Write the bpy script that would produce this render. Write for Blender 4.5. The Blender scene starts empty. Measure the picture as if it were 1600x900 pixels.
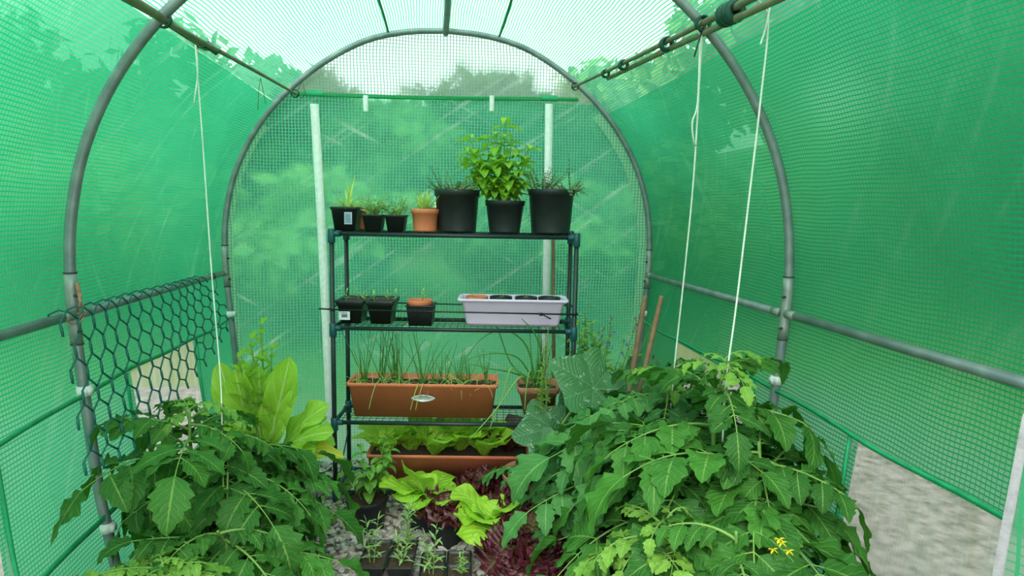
import bpy, math, random
import numpy as np
from mathutils import Vector, Matrix
C = bpy.context.scene
COL = C.collection
PI = math.pi
rnd = random.Random(7)

# ------------------------------------------------------------------ camera
FPX = 997.3
CF = Vector((0.12253076, 0.98488812, -0.12239933))
CR = Vector((0.99245893, -0.12117363, 0.01849908))
CU = CR.cross(CF)
CP = Vector((-0.0577, 0.0, 1.2357))
cd = bpy.data.cameras.new('camera'); cam = bpy.data.objects.new('camera', cd); COL.objects.link(cam)
cd.sensor_width = 36; cd.lens = FPX / 1600 * 36; cd.clip_start = 0.02; cd.clip_end = 200
m = Matrix.Identity(4)
for i in range(3):
    m[i][0] = CR[i]; m[i][1] = CU[i]; m[i][2] = -CF[i]; m[i][3] = CP[i]
cam.matrix_world = m
C.camera = cam

def at(px, py, Y):
    """point of the place at distance Y down the tunnel that sits behind pixel px, py"""
    d = CF + (px - 800) / FPX * CR - (py - 450) / FPX * CU
    return CP + d * (Y / d.y)

def ground(px, py, z=0.0):
    d = CF + (px - 800) / FPX * CR - (py - 450) / FPX * CU
    return CP + d * ((z - CP.z) / d.z)

# ------------------------------------------------------------------ world: bright overcast sky
w = bpy.data.worlds.new('overcast_sky'); C.world = w; w.use_nodes = True
nt = w.node_tree; nt.nodes.clear()
out = nt.nodes.new('ShaderNodeOutputWorld'); bg = nt.nodes.new('ShaderNodeBackground')
tc = nt.nodes.new('ShaderNodeTexCoord'); nz = nt.nodes.new('ShaderNodeTexNoise'); rp = nt.nodes.new('ShaderNodeValToRGB')
nz.inputs['Scale'].default_value = 3.2; nz.inputs['Detail'].default_value = 5
rp.color_ramp.elements[0].position = 0.38; rp.color_ramp.elements[0].color = (0.74, 0.79, 0.84, 1)
rp.color_ramp.elements[1].position = 0.62; rp.color_ramp.elements[1].color = (1.0, 1.0, 1.0, 1)
nt.links.new(tc.outputs['Generated'], nz.inputs['Vector']); nt.links.new(nz.outputs['Fac'], rp.inputs['Fac'])
nt.links.new(rp.outputs['Color'], bg.inputs['Color']); nt.links.new(bg.outputs[0], out.inputs[0])
bg.inputs['Strength'].default_value = 1.7
# a broad weak sun behind the cloud
sd = bpy.data.lights.new('cloudy_sun', 'SUN'); sd.energy = 2.2; sd.angle = math.radians(40); sd.color = (1, 0.98, 0.94)
so = bpy.data.objects.new('cloudy_sun', sd); COL.objects.link(so); so.rotation_euler = (math.radians(42), math.radians(-14), 0)
C.view_settings.view_transform = 'Standard'; C.view_settings.look = 'None'
C.view_settings.exposure = 0.68; C.view_settings.gamma = 1.0; C.view_settings.use_curve_mapping = False

# ------------------------------------------------------------------ object helpers
def tag(o, label=None, cat=None, group=None, kind=None):
    if label: o['label'] = label
    if cat: o['category'] = cat
    if group: o['group'] = group
    if kind: o['kind'] = kind
    return o

def thing(name, label, cat, loc=(0, 0, 0), group=None):
    o = bpy.data.objects.new(name, None); COL.objects.link(o); o.empty_display_size = 0.05
    o.location = loc
    return tag(o, label, cat, group)

def copy_tree(o, parent=None):
    c = o.copy(); COL.objects.link(c)
    if parent: c.parent = parent
    for ch in list(o.children): copy_tree(ch, c)
    return c

class MB:
    """collects shapes for ONE mesh object"""
    def __init__(s): s.V = []; s.F = []; s.U = []; s.R = []; s.n = 0
    def add(s, V, F, uv=None, r=0.5):
        V = np.asarray(V, float).reshape(-1, 3)
        s.V.append(V)
        s.F += [tuple(int(i) + s.n for i in f) for f in F]
        s.U.append(np.asarray(uv, float).reshape(-1, 2) if uv is not None else V[:, :2] * 1.0)
        s.R.append(np.full(len(V), r) if np.isscalar(r) else np.asarray(r, float)); s.n += len(V)
    def grid(s, P, uv=None, r=0.5, wrap=False):
        P = np.asarray(P, float); a, b = P.shape[:2]
        F = []
        for i in range(a - 1):
            for j in range(b if wrap else b - 1):
                k = (j + 1) % b
                F.append((i * b + j, i * b + k, (i + 1) * b + k, (i + 1) * b + j))
        s.add(P.reshape(-1, 3), F, uv, r)
    def tube(s, pts, rad, n=8, cap=True, r=0.5):
        P = np.asarray([tuple(p) for p in pts], float); k = len(P)
        T = np.gradient(P, axis=0); T /= np.linalg.norm(T, axis=1)[:, None] + 1e-12
        up = np.array([0, 0, 1.]) if abs(T[0, 2]) < 0.9 else np.array([1., 0, 0])
        a = np.cross(T[0], up); a /= np.linalg.norm(a)
        rads = np.full(k, rad) if np.isscalar(rad) else np.asarray(rad, float)
        G = []
        th = np.linspace(0, 2 * PI, n, endpoint=False)
        for i in range(k):
            a = a - T[i] * a.dot(T[i]); a /= np.linalg.norm(a) + 1e-12
            b = np.cross(T[i], a)
            G.append(P[i] + rads[i] * (np.cos(th)[:, None] * a + np.sin(th)[:, None] * b))
        n0 = s.n
        s.grid(np.array(G), None, r, True)
        if cap:
            s.F.append(tuple(n0 + j for j in range(n))[::-1]); s.F.append(tuple(n0 + (k - 1) * n + j for j in range(n)))
    def box(s, c, sz, r=0.5, rot=0.0):
        x, y, z = [v / 2 for v in sz]
        V = np.array([(i, j, k) for k in (-z, z) for j in (-y, y) for i in (-x, x)])
        ca, sa = math.cos(rot), math.sin(rot)
        V = np.stack([V[:, 0] * ca - V[:, 1] * sa, V[:, 0] * sa + V[:, 1] * ca, V[:, 2]], 1) + np.array(tuple(c))
        s.add(V, [(0, 2, 3, 1), (4, 5, 7, 6), (0, 1, 5, 4), (2, 6, 7, 3), (0, 4, 6, 2), (1, 3, 7, 5)], None, r)
    def loft(s, rings, cap0=True, cap1=True, r=0.5):
        n0 = s.n; b = len(rings[0]); s.grid(np.array(rings), None, r, True)
        if cap0: s.F.append(tuple(n0 + j for j in range(b))[::-1])
        if cap1: s.F.append(tuple(n0 + (len(rings) - 1) * b + j for j in range(b)))
    def build(s, name, mat, parent=None, smooth=True, off=(0, 0, 0)):
        me = bpy.data.meshes.new(name)
        V = np.concatenate(s.V) - np.array(tuple(off)); U = np.concatenate(s.U); Rr = np.concatenate(s.R)
        me.from_pydata(V.tolist(), [], s.F)
        li = np.empty(len(me.loops), np.int32); me.loops.foreach_get('vertex_index', li)
        uvl = me.uv_layers.new(name='UVMap'); uvl.data.foreach_set('uv', U[li].astype(np.float32).ravel())
        at_ = me.attributes.new('rnd', 'FLOAT', 'POINT'); at_.data.foreach_set('value', Rr.astype(np.float32))
        if smooth: me.polygons.foreach_set('use_smooth', [True] * len(me.polygons))
        me.materials.append(mat)
        o = bpy.data.objects.new(name, me); COL.objects.link(o)
        if parent: o.parent = parent
        me.update()
        return o

def rrect(wx, dy, z, rad=0.006, n=3, c=(0, 0)):
    p = []
    for (sx, sy, a0) in ((1, 1, 0), (-1, 1, PI / 2), (-1, -1, PI), (1, -1, 1.5 * PI)):
        for k in range(n + 1):
            a = a0 + k / n * PI / 2
            p.append((c[0] + sx * (wx / 2 - rad) + rad * math.cos(a), c[1] + sy * (dy / 2 - rad) + rad * math.sin(a), z))
    return p
def circ(r, z, n=36, c=(0, 0)):
    return [(c[0] + r * math.cos(2 * PI * k / n), c[1] + r * math.sin(2 * PI * k / n), z) for k in range(n)]

# ------------------------------------------------------------------ materials
class NT:
    def __init__(s, name):
        s.m = bpy.data.materials.new(name); s.m.use_nodes = True; s.t = s.m.node_tree; s.t.nodes.clear()
        s.out = s.t.nodes.new('ShaderNodeOutputMaterial')
    def n(s, ty, **kw):
        nd = s.t.nodes.new(ty)
        for k, v in kw.items():
            if hasattr(nd, k): setattr(nd, k, v)
            else: nd.inputs[k].default_value = v
        return nd
    def l(s, a, b): s.t.links.new(a, b)
    def math(s, op, a, b=None, c=None, clamp=False):
        nd = s.t.nodes.new('ShaderNodeMath'); nd.operation = op; nd.use_clamp = clamp
        for i, v in enumerate((a, b, c)):
            if v is None: continue
            if isinstance(v, (int, float)): nd.inputs[i].default_value = v
            else: s.l(v, nd.inputs[i])
        return nd.outputs[0]
    def mixc(s, f, a, b):
        nd = s.t.nodes.new('ShaderNodeMix'); nd.data_type = 'RGBA'
        for i, v in ((0, f), (6, a), (7, b)):
            if isinstance(v, (int, float)): nd.inputs[i].default_value = v
            elif isinstance(v, tuple): nd.inputs[i].default_value = v if len(v) == 4 else v + (1,)
            else: s.l(v, nd.inputs[i])
        return nd.outputs[2]
    def mixs(s, f, a, b):
        nd = s.t.nodes.new('ShaderNodeMixShader')
        if isinstance(f, (int, float)): nd.inputs[0].default_value = f
        else: s.l(f, nd.inputs[0])
        s.l(a, nd.inputs[1]); s.l(b, nd.inputs[2]); return nd.outputs[0]
    def col(s, nd, sock, c):
        if isinstance(c, tuple): nd.inputs[sock].default_value = c if len(c) == 4 else c + (1,)
        else: s.l(c, nd.inputs[sock])
    def noise(s, scale, detail=3, vec=None, rough=0.5):
        nd = s.t.nodes.new('ShaderNodeTexNoise'); nd.inputs['Scale'].default_value = scale
        nd.inputs['Detail'].default_value = detail; nd.inputs['Roughness'].default_value = rough
        if vec is None:
            g = s.t.nodes.new('ShaderNodeNewGeometry'); vec = g.outputs['Position']
        s.l(vec, nd.inputs['Vector']); return nd.outputs['Fac']
    def ramp(s, f, a, b, lo=0.0, hi=1.0):
        nd = s.t.nodes.new('ShaderNodeMapRange'); nd.inputs[1].default_value = a; nd.inputs[2].default_value = b
        nd.inputs[3].default_value = lo; nd.inputs[4].default_value = hi; s.l(f, nd.inputs[0]); return nd.outputs[0]

def plain(name, c, rough=0.5, metal=0.0, c2=None, ns=30, bump=0.0, bs=200, spec=0.35):
    t = NT(name); p = t.n('ShaderNodeBsdfPrincipled'); p.inputs['Roughness'].default_value = rough
    p.inputs['Metallic'].default_value = metal; p.inputs['Specular IOR Level'].default_value = spec
    tcn = t.n('ShaderNodeTexCoord')
    if c2 is None: c2 = tuple(v * 0.75 for v in c)
    t.col(p, 'Base Color', t.mixc(t.ramp(t.noise(ns, 4, tcn.outputs['Object']), 0.35, 0.7), c, c2))
    if bump:
        b = t.n('ShaderNodeBump'); b.inputs['Strength'].default_value = bump; b.inputs['Distance'].default_value = 0.002
        t.l(t.noise(bs, 3, tcn.outputs['Object']), b.inputs['Height']); t.l(b.outputs[0], p.inputs['Normal'])
    t.l(p.outputs[0], t.out.inputs[0]); return t.m

def leafmat(name, base, dark, vein, trans=(0.25, 0.5, 0.05), tf=0.3, rough=0.45, lat=9.0, vs=0.7, bump=0.5, edge=None, spec=0.4, polar=False, blotch=False):
    t = NT(name); p = t.n('ShaderNodeBsdfPrincipled'); p.inputs['Roughness'].default_value = rough
    p.inputs['Specular IOR Level'].default_value = spec
    uv = t.n('ShaderNodeUVMap'); sx = t.n('ShaderNodeSeparateXYZ'); t.l(uv.outputs[0], sx.inputs[0])
    A = t.n('ShaderNodeAttribute', attribute_name='rnd')
    if not polar:
        ab = t.math('ABSOLUTE', sx.outputs[0])
        mid = t.math('LESS_THAN', ab, 0.055)
        ph = t.math('SUBTRACT', t.math('MULTIPLY', sx.outputs[1], lat), t.math('MULTIPLY', ab, lat * 0.28))
        tri = t.math('ABSOLUTE', t.math('SUBTRACT', t.math('FRACT', ph), 0.5))
        latv = t.math('LESS_THAN', tri, 0.055)
    else:
        ang = t.math('ARCTAN2', sx.outputs[0], sx.outputs[1])
        rr = t.math('SQRT', t.math('ADD', t.math('POWER', sx.outputs[0], 2.0), t.math('POWER', sx.outputs[1], 2.0)))
        tri = t.math('ABSOLUTE', t.math('SUBTRACT', t.math('FRACT', t.math('ADD', t.math('MULTIPLY', ang, 7 / (2 * PI)), 0.5)), 0.5))
        mid = t.math('LESS_THAN', t.math('MULTIPLY', tri, rr), 0.011)
        ph = t.math('ADD', t.math('MULTIPLY', rr, 7.0), t.math('MULTIPLY', tri, -6.0))
        tri = t.math('ABSOLUTE', t.math('SUBTRACT', t.math('FRACT', ph), 0.5))
        latv = t.math('LESS_THAN', tri, 0.045)
    vv = t.math('MAXIMUM', mid, t.math('MULTIPLY', latv, 0.45))
    n1 = t.noise(22, 4)
    f = t.math('ADD', t.math('MULTIPLY', A.outputs['Fac'], 0.65), t.math('MULTIPLY', n1, 0.5), None, True)
    c = t.mixc(f, dark, base)
    if edge is not None:
        er = t.ramp(t.math('ADD', t.math('ABSOLUTE', sx.outputs[0]), t.math('MULTIPLY', t.math('SUBTRACT', n1, 0.5), 1.0)), 0.15, 0.75)
        er2 = t.math('MAXIMUM', er, t.ramp(sx.outputs[1], 0.55, 0.85))
        c = t.mixc(er2, c, edge)
    c = t.mixc(t.math('MULTIPLY', vv, vs), c, vein)
    if blotch:
        bl = t.ramp(t.noise(55, 3, None, 0.6), 0.60, 0.68)
        c = t.mixc(t.math('MULTIPLY', bl, 0.5), c, (0.42, 0.55, 0.42))
    t.col(p, 'Base Color', c)
    b = t.n('ShaderNodeBump'); b.inputs['Strength'].default_value = bump; b.inputs['Distance'].default_value = 0.004
    h = t.math('ADD', t.math('MULTIPLY', t.ramp(tri, 0.0, 0.35), 0.6), t.math('MULTIPLY', t.noise(90, 2), 0.6))
    t.l(h, b.inputs['Height']); t.l(b.outputs[0], p.inputs['Normal'])
    tr = t.n('ShaderNodeBsdfTranslucent'); tcn = t.mixc(0.6, c, trans); t.col(tr, 'Color', tcn); t.l(b.outputs[0], tr.inputs['Normal'])
    t.l(t.mixs(tf, p.outputs[0], tr.outputs[0]), t.out.inputs[0]); return t.m

def film(name, cell_op=0.44, tint=(0.84, 0.98, 0.91), haze=(0.19, 0.70, 0.44), line=(0.015, 0.48, 0.20), line_op=0.93, period=0.0112, lw=0.32, lw2=0.20,
         white=0.0, zsplit=None, bands=(), vb=(), cream=(0.62, 0.68, 0.5), lowwhite=None, streak=0.35, px=None, blur=0.85, ior=1.12, rgh=0.55):
    """reinforced polythene: milky film cells between woven green threads"""
    t = NT(name)
    uv = t.n('ShaderNodeUVMap'); sx = t.n('ShaderNodeSeparateXYZ'); t.l(uv.outputs[0], sx.inputs[0])
    u, v = sx.outputs[0], sx.outputs[1]
    wob = t.math('MULTIPLY', t.math('SUBTRACT', t.noise(4.0, 2), 0.5), 0.02)
    fu = t.math('FRACT', t.math('DIVIDE', t.math('ADD', u, wob), period)); fv = t.math('FRACT', t.math('DIVIDE', t.math('ADD', v, wob), px or period))
    ln = t.math('MAXIMUM', t.math('LESS_THAN', fu, lw), t.math('MULTIPLY', t.math('LESS_THAN', fv, lw2), 0.8))
    def inr(x, a, b): return t.math('MULTIPLY', t.math('GREATER_THAN', x, a), t.math('LESS_THAN', x, b))
    # whiter streaks, running slantwise
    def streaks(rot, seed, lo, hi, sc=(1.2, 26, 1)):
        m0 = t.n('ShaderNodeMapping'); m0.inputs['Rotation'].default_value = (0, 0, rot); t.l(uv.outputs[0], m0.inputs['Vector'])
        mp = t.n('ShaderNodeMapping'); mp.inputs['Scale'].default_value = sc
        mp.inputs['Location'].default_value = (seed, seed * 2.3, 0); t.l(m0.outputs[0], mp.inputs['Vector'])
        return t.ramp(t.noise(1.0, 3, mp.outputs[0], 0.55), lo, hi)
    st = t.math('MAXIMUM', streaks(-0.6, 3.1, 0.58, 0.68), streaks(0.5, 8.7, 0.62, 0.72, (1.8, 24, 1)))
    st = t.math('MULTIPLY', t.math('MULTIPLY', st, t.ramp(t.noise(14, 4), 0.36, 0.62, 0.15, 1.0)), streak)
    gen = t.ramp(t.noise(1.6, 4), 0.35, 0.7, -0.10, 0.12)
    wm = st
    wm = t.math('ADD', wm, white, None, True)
    if lowwhite is not None:
        lo, hi = lowwhite
        wm = t.math('MAXIMUM', wm, t.math('MULTIPLY', t.ramp(v, hi, lo), t.ramp(t.noise(9, 4), 0.3, 0.6, 0.45, 0.95)))
    cr = 0.0
    for (a, b) in bands: cr = t.math('MAXIMUM', cr, inr(u, a, b))
    for (a, b) in vb: cr = t.math('MAXIMUM', cr, inr(v, a, b))
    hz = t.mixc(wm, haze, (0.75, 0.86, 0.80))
    hz = t.mixc(t.math('MULTIPLY', cr, 0.75) if not isinstance(cr, float) else 0.0, hz, cream)
    if zsplit is not None:      # clear pane above the door panel
        zs = t.math('GREATER_THAN', v, zsplit); tint = t.mixc(zs, tint, (0.90, 0.95, 0.93)); hz = t.mixc(zs, hz, (0.62, 0.72, 0.68)); line = t.mixc(zs, line, (0.22, 0.46, 0.36))
    tp = t.n('ShaderNodeBsdfTransparent'); t.col(tp, 'Color', tint)
    rf = t.n('ShaderNodeBsdfRefraction'); t.col(rf, 'Color', tint); rf.inputs['IOR'].default_value = ior; rf.inputs['Roughness'].default_value = rgh
    bmp = t.n('ShaderNodeBump'); bmp.inputs['Strength'].default_value = 0.35; bmp.inputs['Distance'].default_value = 0.01
    t.l(t.noise(7, 3), bmp.inputs['Height'])
    def scat(c, fac=0.25):
        a = t.n('ShaderNodeBsdfTranslucent'); t.col(a, 'Color', c); t.l(bmp.outputs[0], a.inputs['Normal'])
        b = t.n('ShaderNodeBsdfDiffuse'); t.col(b, 'Color', c); t.l(bmp.outputs[0], b.inputs['Normal'])
        return t.mixs(fac, a.outputs[0], b.outputs[0])
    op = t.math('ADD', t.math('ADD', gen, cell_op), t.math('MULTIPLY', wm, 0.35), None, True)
    if not isinstance(cr, float): op = t.math('MAXIMUM', op, t.math('MULTIPLY', cr, 0.85))
    cell = t.mixs(op, t.mixs(blur, tp.outputs[0], rf.outputs[0]), scat(hz))
    tp2 = t.n('ShaderNodeBsdfTransparent'); t.col(tp2, 'Color', (0.3, 0.9, 0.6))
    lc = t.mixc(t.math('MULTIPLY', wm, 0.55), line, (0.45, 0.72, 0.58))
    lns = t.mixs(line_op, tp2.outputs[0], scat(lc, 0.35))
    s = t.mixs(ln, cell, lns)
    gl = t.n('ShaderNodeBsdfGlossy'); gl.inputs['Roughness'].default_value = 0.5; t.l(bmp.outputs[0], gl.inputs['Normal'])
    t.l(t.mixs(0.02, s, gl.outputs[0]), t.out.inputs[0])
    return t.m

# profile of the tunnel, half section: x, z from the ground up to the ridge
PROF = [(0.903, 0.0), (0.915, 0.10), (0.931, 0.22), (0.948, 0.34), (0.964, 0.46), (0.978, 0.644), (0.990, 0.80), (0.998, 0.93), (1.0, 1.03), (0.991, 1.175),
        (0.954, 1.347), (0.884, 1.51), (0.784, 1.658), (0.659, 1.786), (0.516, 1.894), (0.356, 1.978), (0.182, 2.022), (0.0, 2.036)]
def catmull(P, k=6):
    P = [np.array(p, float) for p in P]; o = []
    Q = [2 * P[0] - P[1]] + P + [2 * P[-1] - P[-2]]
    for i in range(1, len(Q) - 2):
        for j in range(k):
            t = j / k
            o.append(0.5 * (2 * Q[i] + (Q[i + 1] - Q[i - 1]) * t + (2 * Q[i - 1] - 5 * Q[i] + 4 * Q[i + 1] - Q[i + 2]) * t * t + (-Q[i - 1] + 3 * Q[i] - 3 * Q[i + 1] + Q[i + 2]) * t ** 3))
    o.append(P[-1]); return np.array(o)
HALF = catmull(PROF, 5)
FULL = np.concatenate([HALF * [-1, 1], (HALF[:-1])[::-1]])       # left foot, over the ridge, right foot
def offset_profile(d):
    T = np.gradient(FULL, axis=0); T /= np.linalg.norm(T, axis=1)[:, None]
    return FULL + np.stack([-T[:, 1], T[:, 0]], 1) * d
def wall_x(z): return float(np.interp(z, HALF[:, 1], HALF[:, 0]))
HY = [0.534, 1.788, 3.042]                                        # the hoops
BACK = 3.07

M = {}
M['steel'] = plain('galvanised_steel', (0.16, 0.20, 0.21), 0.42, 0.4, (0.25, 0.30, 0.30), 18, 0.15, 120)
M['steel_joint'] = plain('galvanised_joint', (0.30, 0.34, 0.32), 0.5, 0.5, (0.22, 0.25, 0.24), 25)
M['rust'] = plain('rusty_bracket', (0.30, 0.10, 0.03), 0.8, 0, (0.45, 0.42, 0.36), 60)
M['screw'] = plain('dark_screw', (0.04, 0.04, 0.04), 0.5)
M['white_plastic'] = plain('white_plastic', (0.75, 0.77, 0.76), 0.4)
M['black_plastic'] = plain('black_plastic', (0.012, 0.016, 0.017), 0.42, 0, (0.02, 0.025, 0.026), 12, 0.1, 150)
M['black_bag'] = plain('black_polythene', (0.010, 0.011, 0.012), 0.22, 0, (0.02, 0.02, 0.022), 9, 1.0, 18)
M['terracotta'] = plain('terracotta_plastic', (0.66, 0.19, 0.09), 0.5, 0, (0.58, 0.165, 0.08), 9, 0.1)
M['old_terracotta'] = plain('weathered_terracotta', (0.42, 0.20, 0.12), 0.7, 0, (0.30, 0.13, 0.07), 14, 0.3, 60)
M['lilac'] = plain('pale_lilac_plastic', (0.66, 0.52, 0.72), 0.45, 0, (0.62, 0.49, 0.68), 9)
M['soil'] = plain('potting_compost', (0.028, 0.017, 0.011), 0.95, 0, (0.07, 0.042, 0.028), 90, 1.0, 120)
M['shelf_tube'] = plain('dark_green_black_tube', (0.010, 0.022, 0.024), 0.38, 0, (0.016, 0.03, 0.032), 12)
M['shelf_joint'] = plain('teal_plastic_joint', (0.010, 0.075, 0.085), 0.4)
M['wire'] = plain('dark_green_wire', (0.008, 0.028, 0.022), 0.45)
M['net'] = plain('teal_plastic_coated_wire', (0.006, 0.085, 0.075), 0.38, 0, (0.01, 0.12, 0.09), 25)
M['string'] = plain('white_string', (0.78, 0.80, 0.74), 0.8)
M['bamboo'] = plain('bamboo', (0.20, 0.20, 0.11), 0.55, 0, (0.12, 0.14, 0.08), 22)
M['stake'] = plain('weathered_stake', (0.27, 0.15, 0.085), 0.75, 0, (0.17, 0.10, 0.06), 22, 0.4, 80)
M['green_tape'] = plain('dark_green_tape', (0.01, 0.07, 0.05), 0.45)
M['black_tie'] = plain('black_cable_tie', (0.008, 0.010, 0.012), 0.4)
M['label'] = plain('paper_label', (0.72, 0.75, 0.78), 0.6)
M['label_blue'] = plain('pale_blue_label', (0.35, 0.45, 0.58), 0.6)
M['ink'] = plain('barcode_ink', (0.06, 0.07, 0.09), 0.7)
M['silver'] = plain('silver_plaque', (0.55, 0.58, 0.56), 0.35, 0.3, (0.25, 0.30, 0.28), 60)
M['red_plastic'] = plain('red_plastic', (0.5, 0.03, 0.03), 0.5)
M['film_side_shaded'] = film('green_reinforced_film_side_shaded', rgh=0.5, blur=0.88, tint=(0.60, 0.93, 0.76), haze=(0.085, 0.56, 0.31), line=(0.008, 0.40, 0.15), vb=[(HY[1] + 0.012, HY[1] + 0.032)], streak=0.14)  # one cover film; dimmer light at the sides is put into these darker colours
M['film_roof_skylit'] = film('green_reinforced_film_roof_skylit', rgh=0.35, blur=0.15, cell_op=0.30, haze=(0.30, 0.74, 0.54), vb=[(HY[1] + 0.012, HY[1] + 0.032)], bands=[(0.016, 0.044), (-0.98, -0.88)], streak=0.2, lw2=0.10)  # same film as the sides, coloured paler for the bright sky behind it
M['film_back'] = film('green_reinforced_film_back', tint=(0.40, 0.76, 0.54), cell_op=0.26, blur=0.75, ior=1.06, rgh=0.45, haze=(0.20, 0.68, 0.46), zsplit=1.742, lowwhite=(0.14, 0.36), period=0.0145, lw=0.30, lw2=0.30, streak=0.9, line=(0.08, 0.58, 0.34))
M['film_door'] = film('door_flap_film', white=0.2, period=0.014, lw=0.26, streak=0.0, cell_op=0.35)
M['cream_band'] = film('cream_reinforced_band', cell_op=0.85, haze=(0.66, 0.74, 0.62), line=(0.10, 0.42, 0.25), period=0.0150, lw=0.25, streak=0)
M['seam'] = film('bright_green_seam', cell_op=0.9, haze=(0.06, 0.60, 0.26), line=(0.02, 0.42, 0.16), line_op=1.0, period=0.0150, lw=0.5, streak=0)
M['seam_dark'] = plain('dark_green_seam', (0.015, 0.34, 0.14), 0.6)
M['zip'] = plain('white_zip_tape', (0.80, 0.82, 0.80), 0.6, 0, (0.66, 0.70, 0.68), 60, 0.4, 160)
M['flap_zip'] = plain('grey_white_zip_tape', (0.30, 0.31, 0.32), 0.8, 0, (0.22, 0.23, 0.24), 60, 0.5, 160)

def netting(name, stain=True):
    t = NT(name); uv = t.n('ShaderNodeUVMap'); sx = t.n('ShaderNodeSeparateXYZ'); t.l(uv.outputs[0], sx.inputs[0])
    tp = t.n('ShaderNodeBsdfTransparent'); t.col(tp, 'Color', (0.9, 0.92, 0.9))
    mp = t.n('ShaderNodeMapping'); mp.inputs['Scale'].default_value = (1.2, 24, 1); t.l(uv.outputs[0], mp.inputs['Vector'])
    st = t.ramp(t.noise(1.0, 4, mp.outputs[0]), 0.56, 0.68)
    fold = t.ramp(t.noise(1.7, 3, mp.outputs[0]), 0.35, 0.7, 0.2, 0.5)
    c = t.mixc(t.math('MULTIPLY', st, 0.6), (0.66, 0.70, 0.68), (0.28, 0.34, 0.10))
    a = t.n('ShaderNodeBsdfTranslucent'); t.col(a, 'Color', c); b = t.n('ShaderNodeBsdfDiffuse'); t.col(b, 'Color', c)
    t.l(t.mixs(fold, tp.outputs[0], t.mixs(0.35, a.outputs[0], b.outputs[0])), t.out.inputs[0]); return t.m
M['netting'] = netting('white_insect_netting')

M['tomato'] = leafmat('tomato_leaf', (0.055, 0.205, 0.026), (0.014, 0.085, 0.014), (0.20, 0.36, 0.08), (0.14, 0.42, 0.03), 0.25, 0.55, 8, spec=0.22)
M['tomato_grey'] = leafmat('tomato_leaf_bluish', (0.075, 0.245, 0.060), (0.025, 0.125, 0.032), (0.22, 0.40, 0.13), (0.12, 0.38, 0.04), 0.25, 0.55, 8, spec=0.22)
M['tomato_young'] = leafmat('young_tomato_leaf', (0.24, 0.46, 0.06), (0.10, 0.28, 0.04), (0.35, 0.52, 0.12), (0.3, 0.6, 0.05), 0.35, 0.5, 8)
M['stem'] = plain('green_stem', (0.16, 0.30, 0.06), 0.5, 0, (0.11, 0.24, 0.05), 20)
M['stem_dark'] = plain('dark_green_stem', (0.05, 0.12, 0.03), 0.5)
M['stem_brown'] = plain('brown_stem', (0.14, 0.09, 0.05), 0.8)
M['lettuce'] = leafmat('lettuce_leaf', (0.42, 0.68, 0.05), (0.24, 0.50, 0.035), (0.55, 0.74, 0.18), (0.5, 0.85, 0.08), 0.38, 0.45, 6, 0.6, 0.7)
M['red_lettuce'] = leafmat('red_lettuce_leaf', (0.15, 0.13, 0.03), (0.10, 0.035, 0.02), (0.20, 0.20, 0.06), (0.20, 0.03, 0.03), 0.22, 0.35, 7, 0.4, 0.8, edge=(0.085, 0.012, 0.022), spec=0.5)
M['chard'] = leafmat('chard_leaf', (0.36, 0.62, 0.05), (0.18, 0.44, 0.035), (0.62, 0.76, 0.30), (0.45, 0.8, 0.06), 0.4, 0.45, 6, 0.8, 0.8)
M['chard_yellow'] = leafmat('yellowing_chard_leaf', (0.62, 0.55, 0.04), (0.42, 0.50, 0.05), (0.70, 0.72, 0.30), (0.8, 0.7, 0.08), 0.4, 0.45, 6, 0.8, 0.6)
M['courgette'] = leafmat('courgette_leaf', (0.060, 0.200, 0.065), (0.022, 0.105, 0.036), (0.17, 0.32, 0.16), (0.12, 0.36, 0.06), 0.2, 0.5, 8, 0.6, 0.6, polar=True, blotch=True)
M['basil'] = leafmat('basil_leaf', (0.33, 0.58, 0.04), (0.13, 0.35, 0.03), (0.36, 0.58, 0.10), (0.4, 0.75, 0.05), 0.35, 0.38, 6, 0.5, 0.5)
M['basil_dark'] = leafmat('green_basil_leaf', (0.16, 0.36, 0.05), (0.07, 0.22, 0.03), (0.22, 0.40, 0.09), (0.25, 0.55, 0.05), 0.3, 0.4, 6, 0.5, 0.5)
M['thyme'] = leafmat('thyme_leaf', (0.24, 0.34, 0.15), (0.11, 0.19, 0.08), (0.14, 0.2, 0.1), (0.2, 0.35, 0.1), 0.2, 0.6, 4, 0.2, 0.1)
M['seedling'] = leafmat('grey_green_seedling_leaf', (0.36, 0.54, 0.18), (0.20, 0.36, 0.10), (0.30, 0.44, 0.18), (0.3, 0.5, 0.12), 0.3, 0.5, 4, 0.4, 0.2)
M['seedling_pale'] = leafmat('pale_seedling_leaf', (0.56, 0.70, 0.20), (0.38, 0.55, 0.12), (0.48, 0.60, 0.22), (0.5, 0.7, 0.15), 0.35, 0.5, 4, 0.4, 0.2)
M['grassy'] = leafmat('chive_blade', (0.10, 0.30, 0.05), (0.05, 0.18, 0.03), (0.1, 0.3, 0.05), (0.2, 0.5, 0.05), 0.2, 0.45, 4, 0.0, 0.1)
M['grassy_pale'] = leafmat('pale_onion_blade', (0.24, 0.44, 0.12), (0.15, 0.34, 0.08), (0.1, 0.3, 0.05), (0.3, 0.6, 0.1), 0.2, 0.4, 4, 0.0, 0.1)
M['borage'] = leafmat('borage_leaf', (0.32, 0.50, 0.06), (0.10, 0.26, 0.04), (0.3, 0.5, 0.1), (0.4, 0.7, 0.05), 0.3, 0.5, 5, 0.4, 0.3)
M['blue_flower'] = plain('blue_petal', (0.22, 0.24, 0.62), 0.6)
M['seedhead'] = plain('brown_seed_head', (0.20, 0.09, 0.05), 0.8)
M['yellow_flower'] = plain('yellow_petal', (0.85, 0.62, 0.02), 0.5)
M['orange_flower'] = plain('orange_petal', (0.85, 0.20, 0.01), 0.5)
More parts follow.
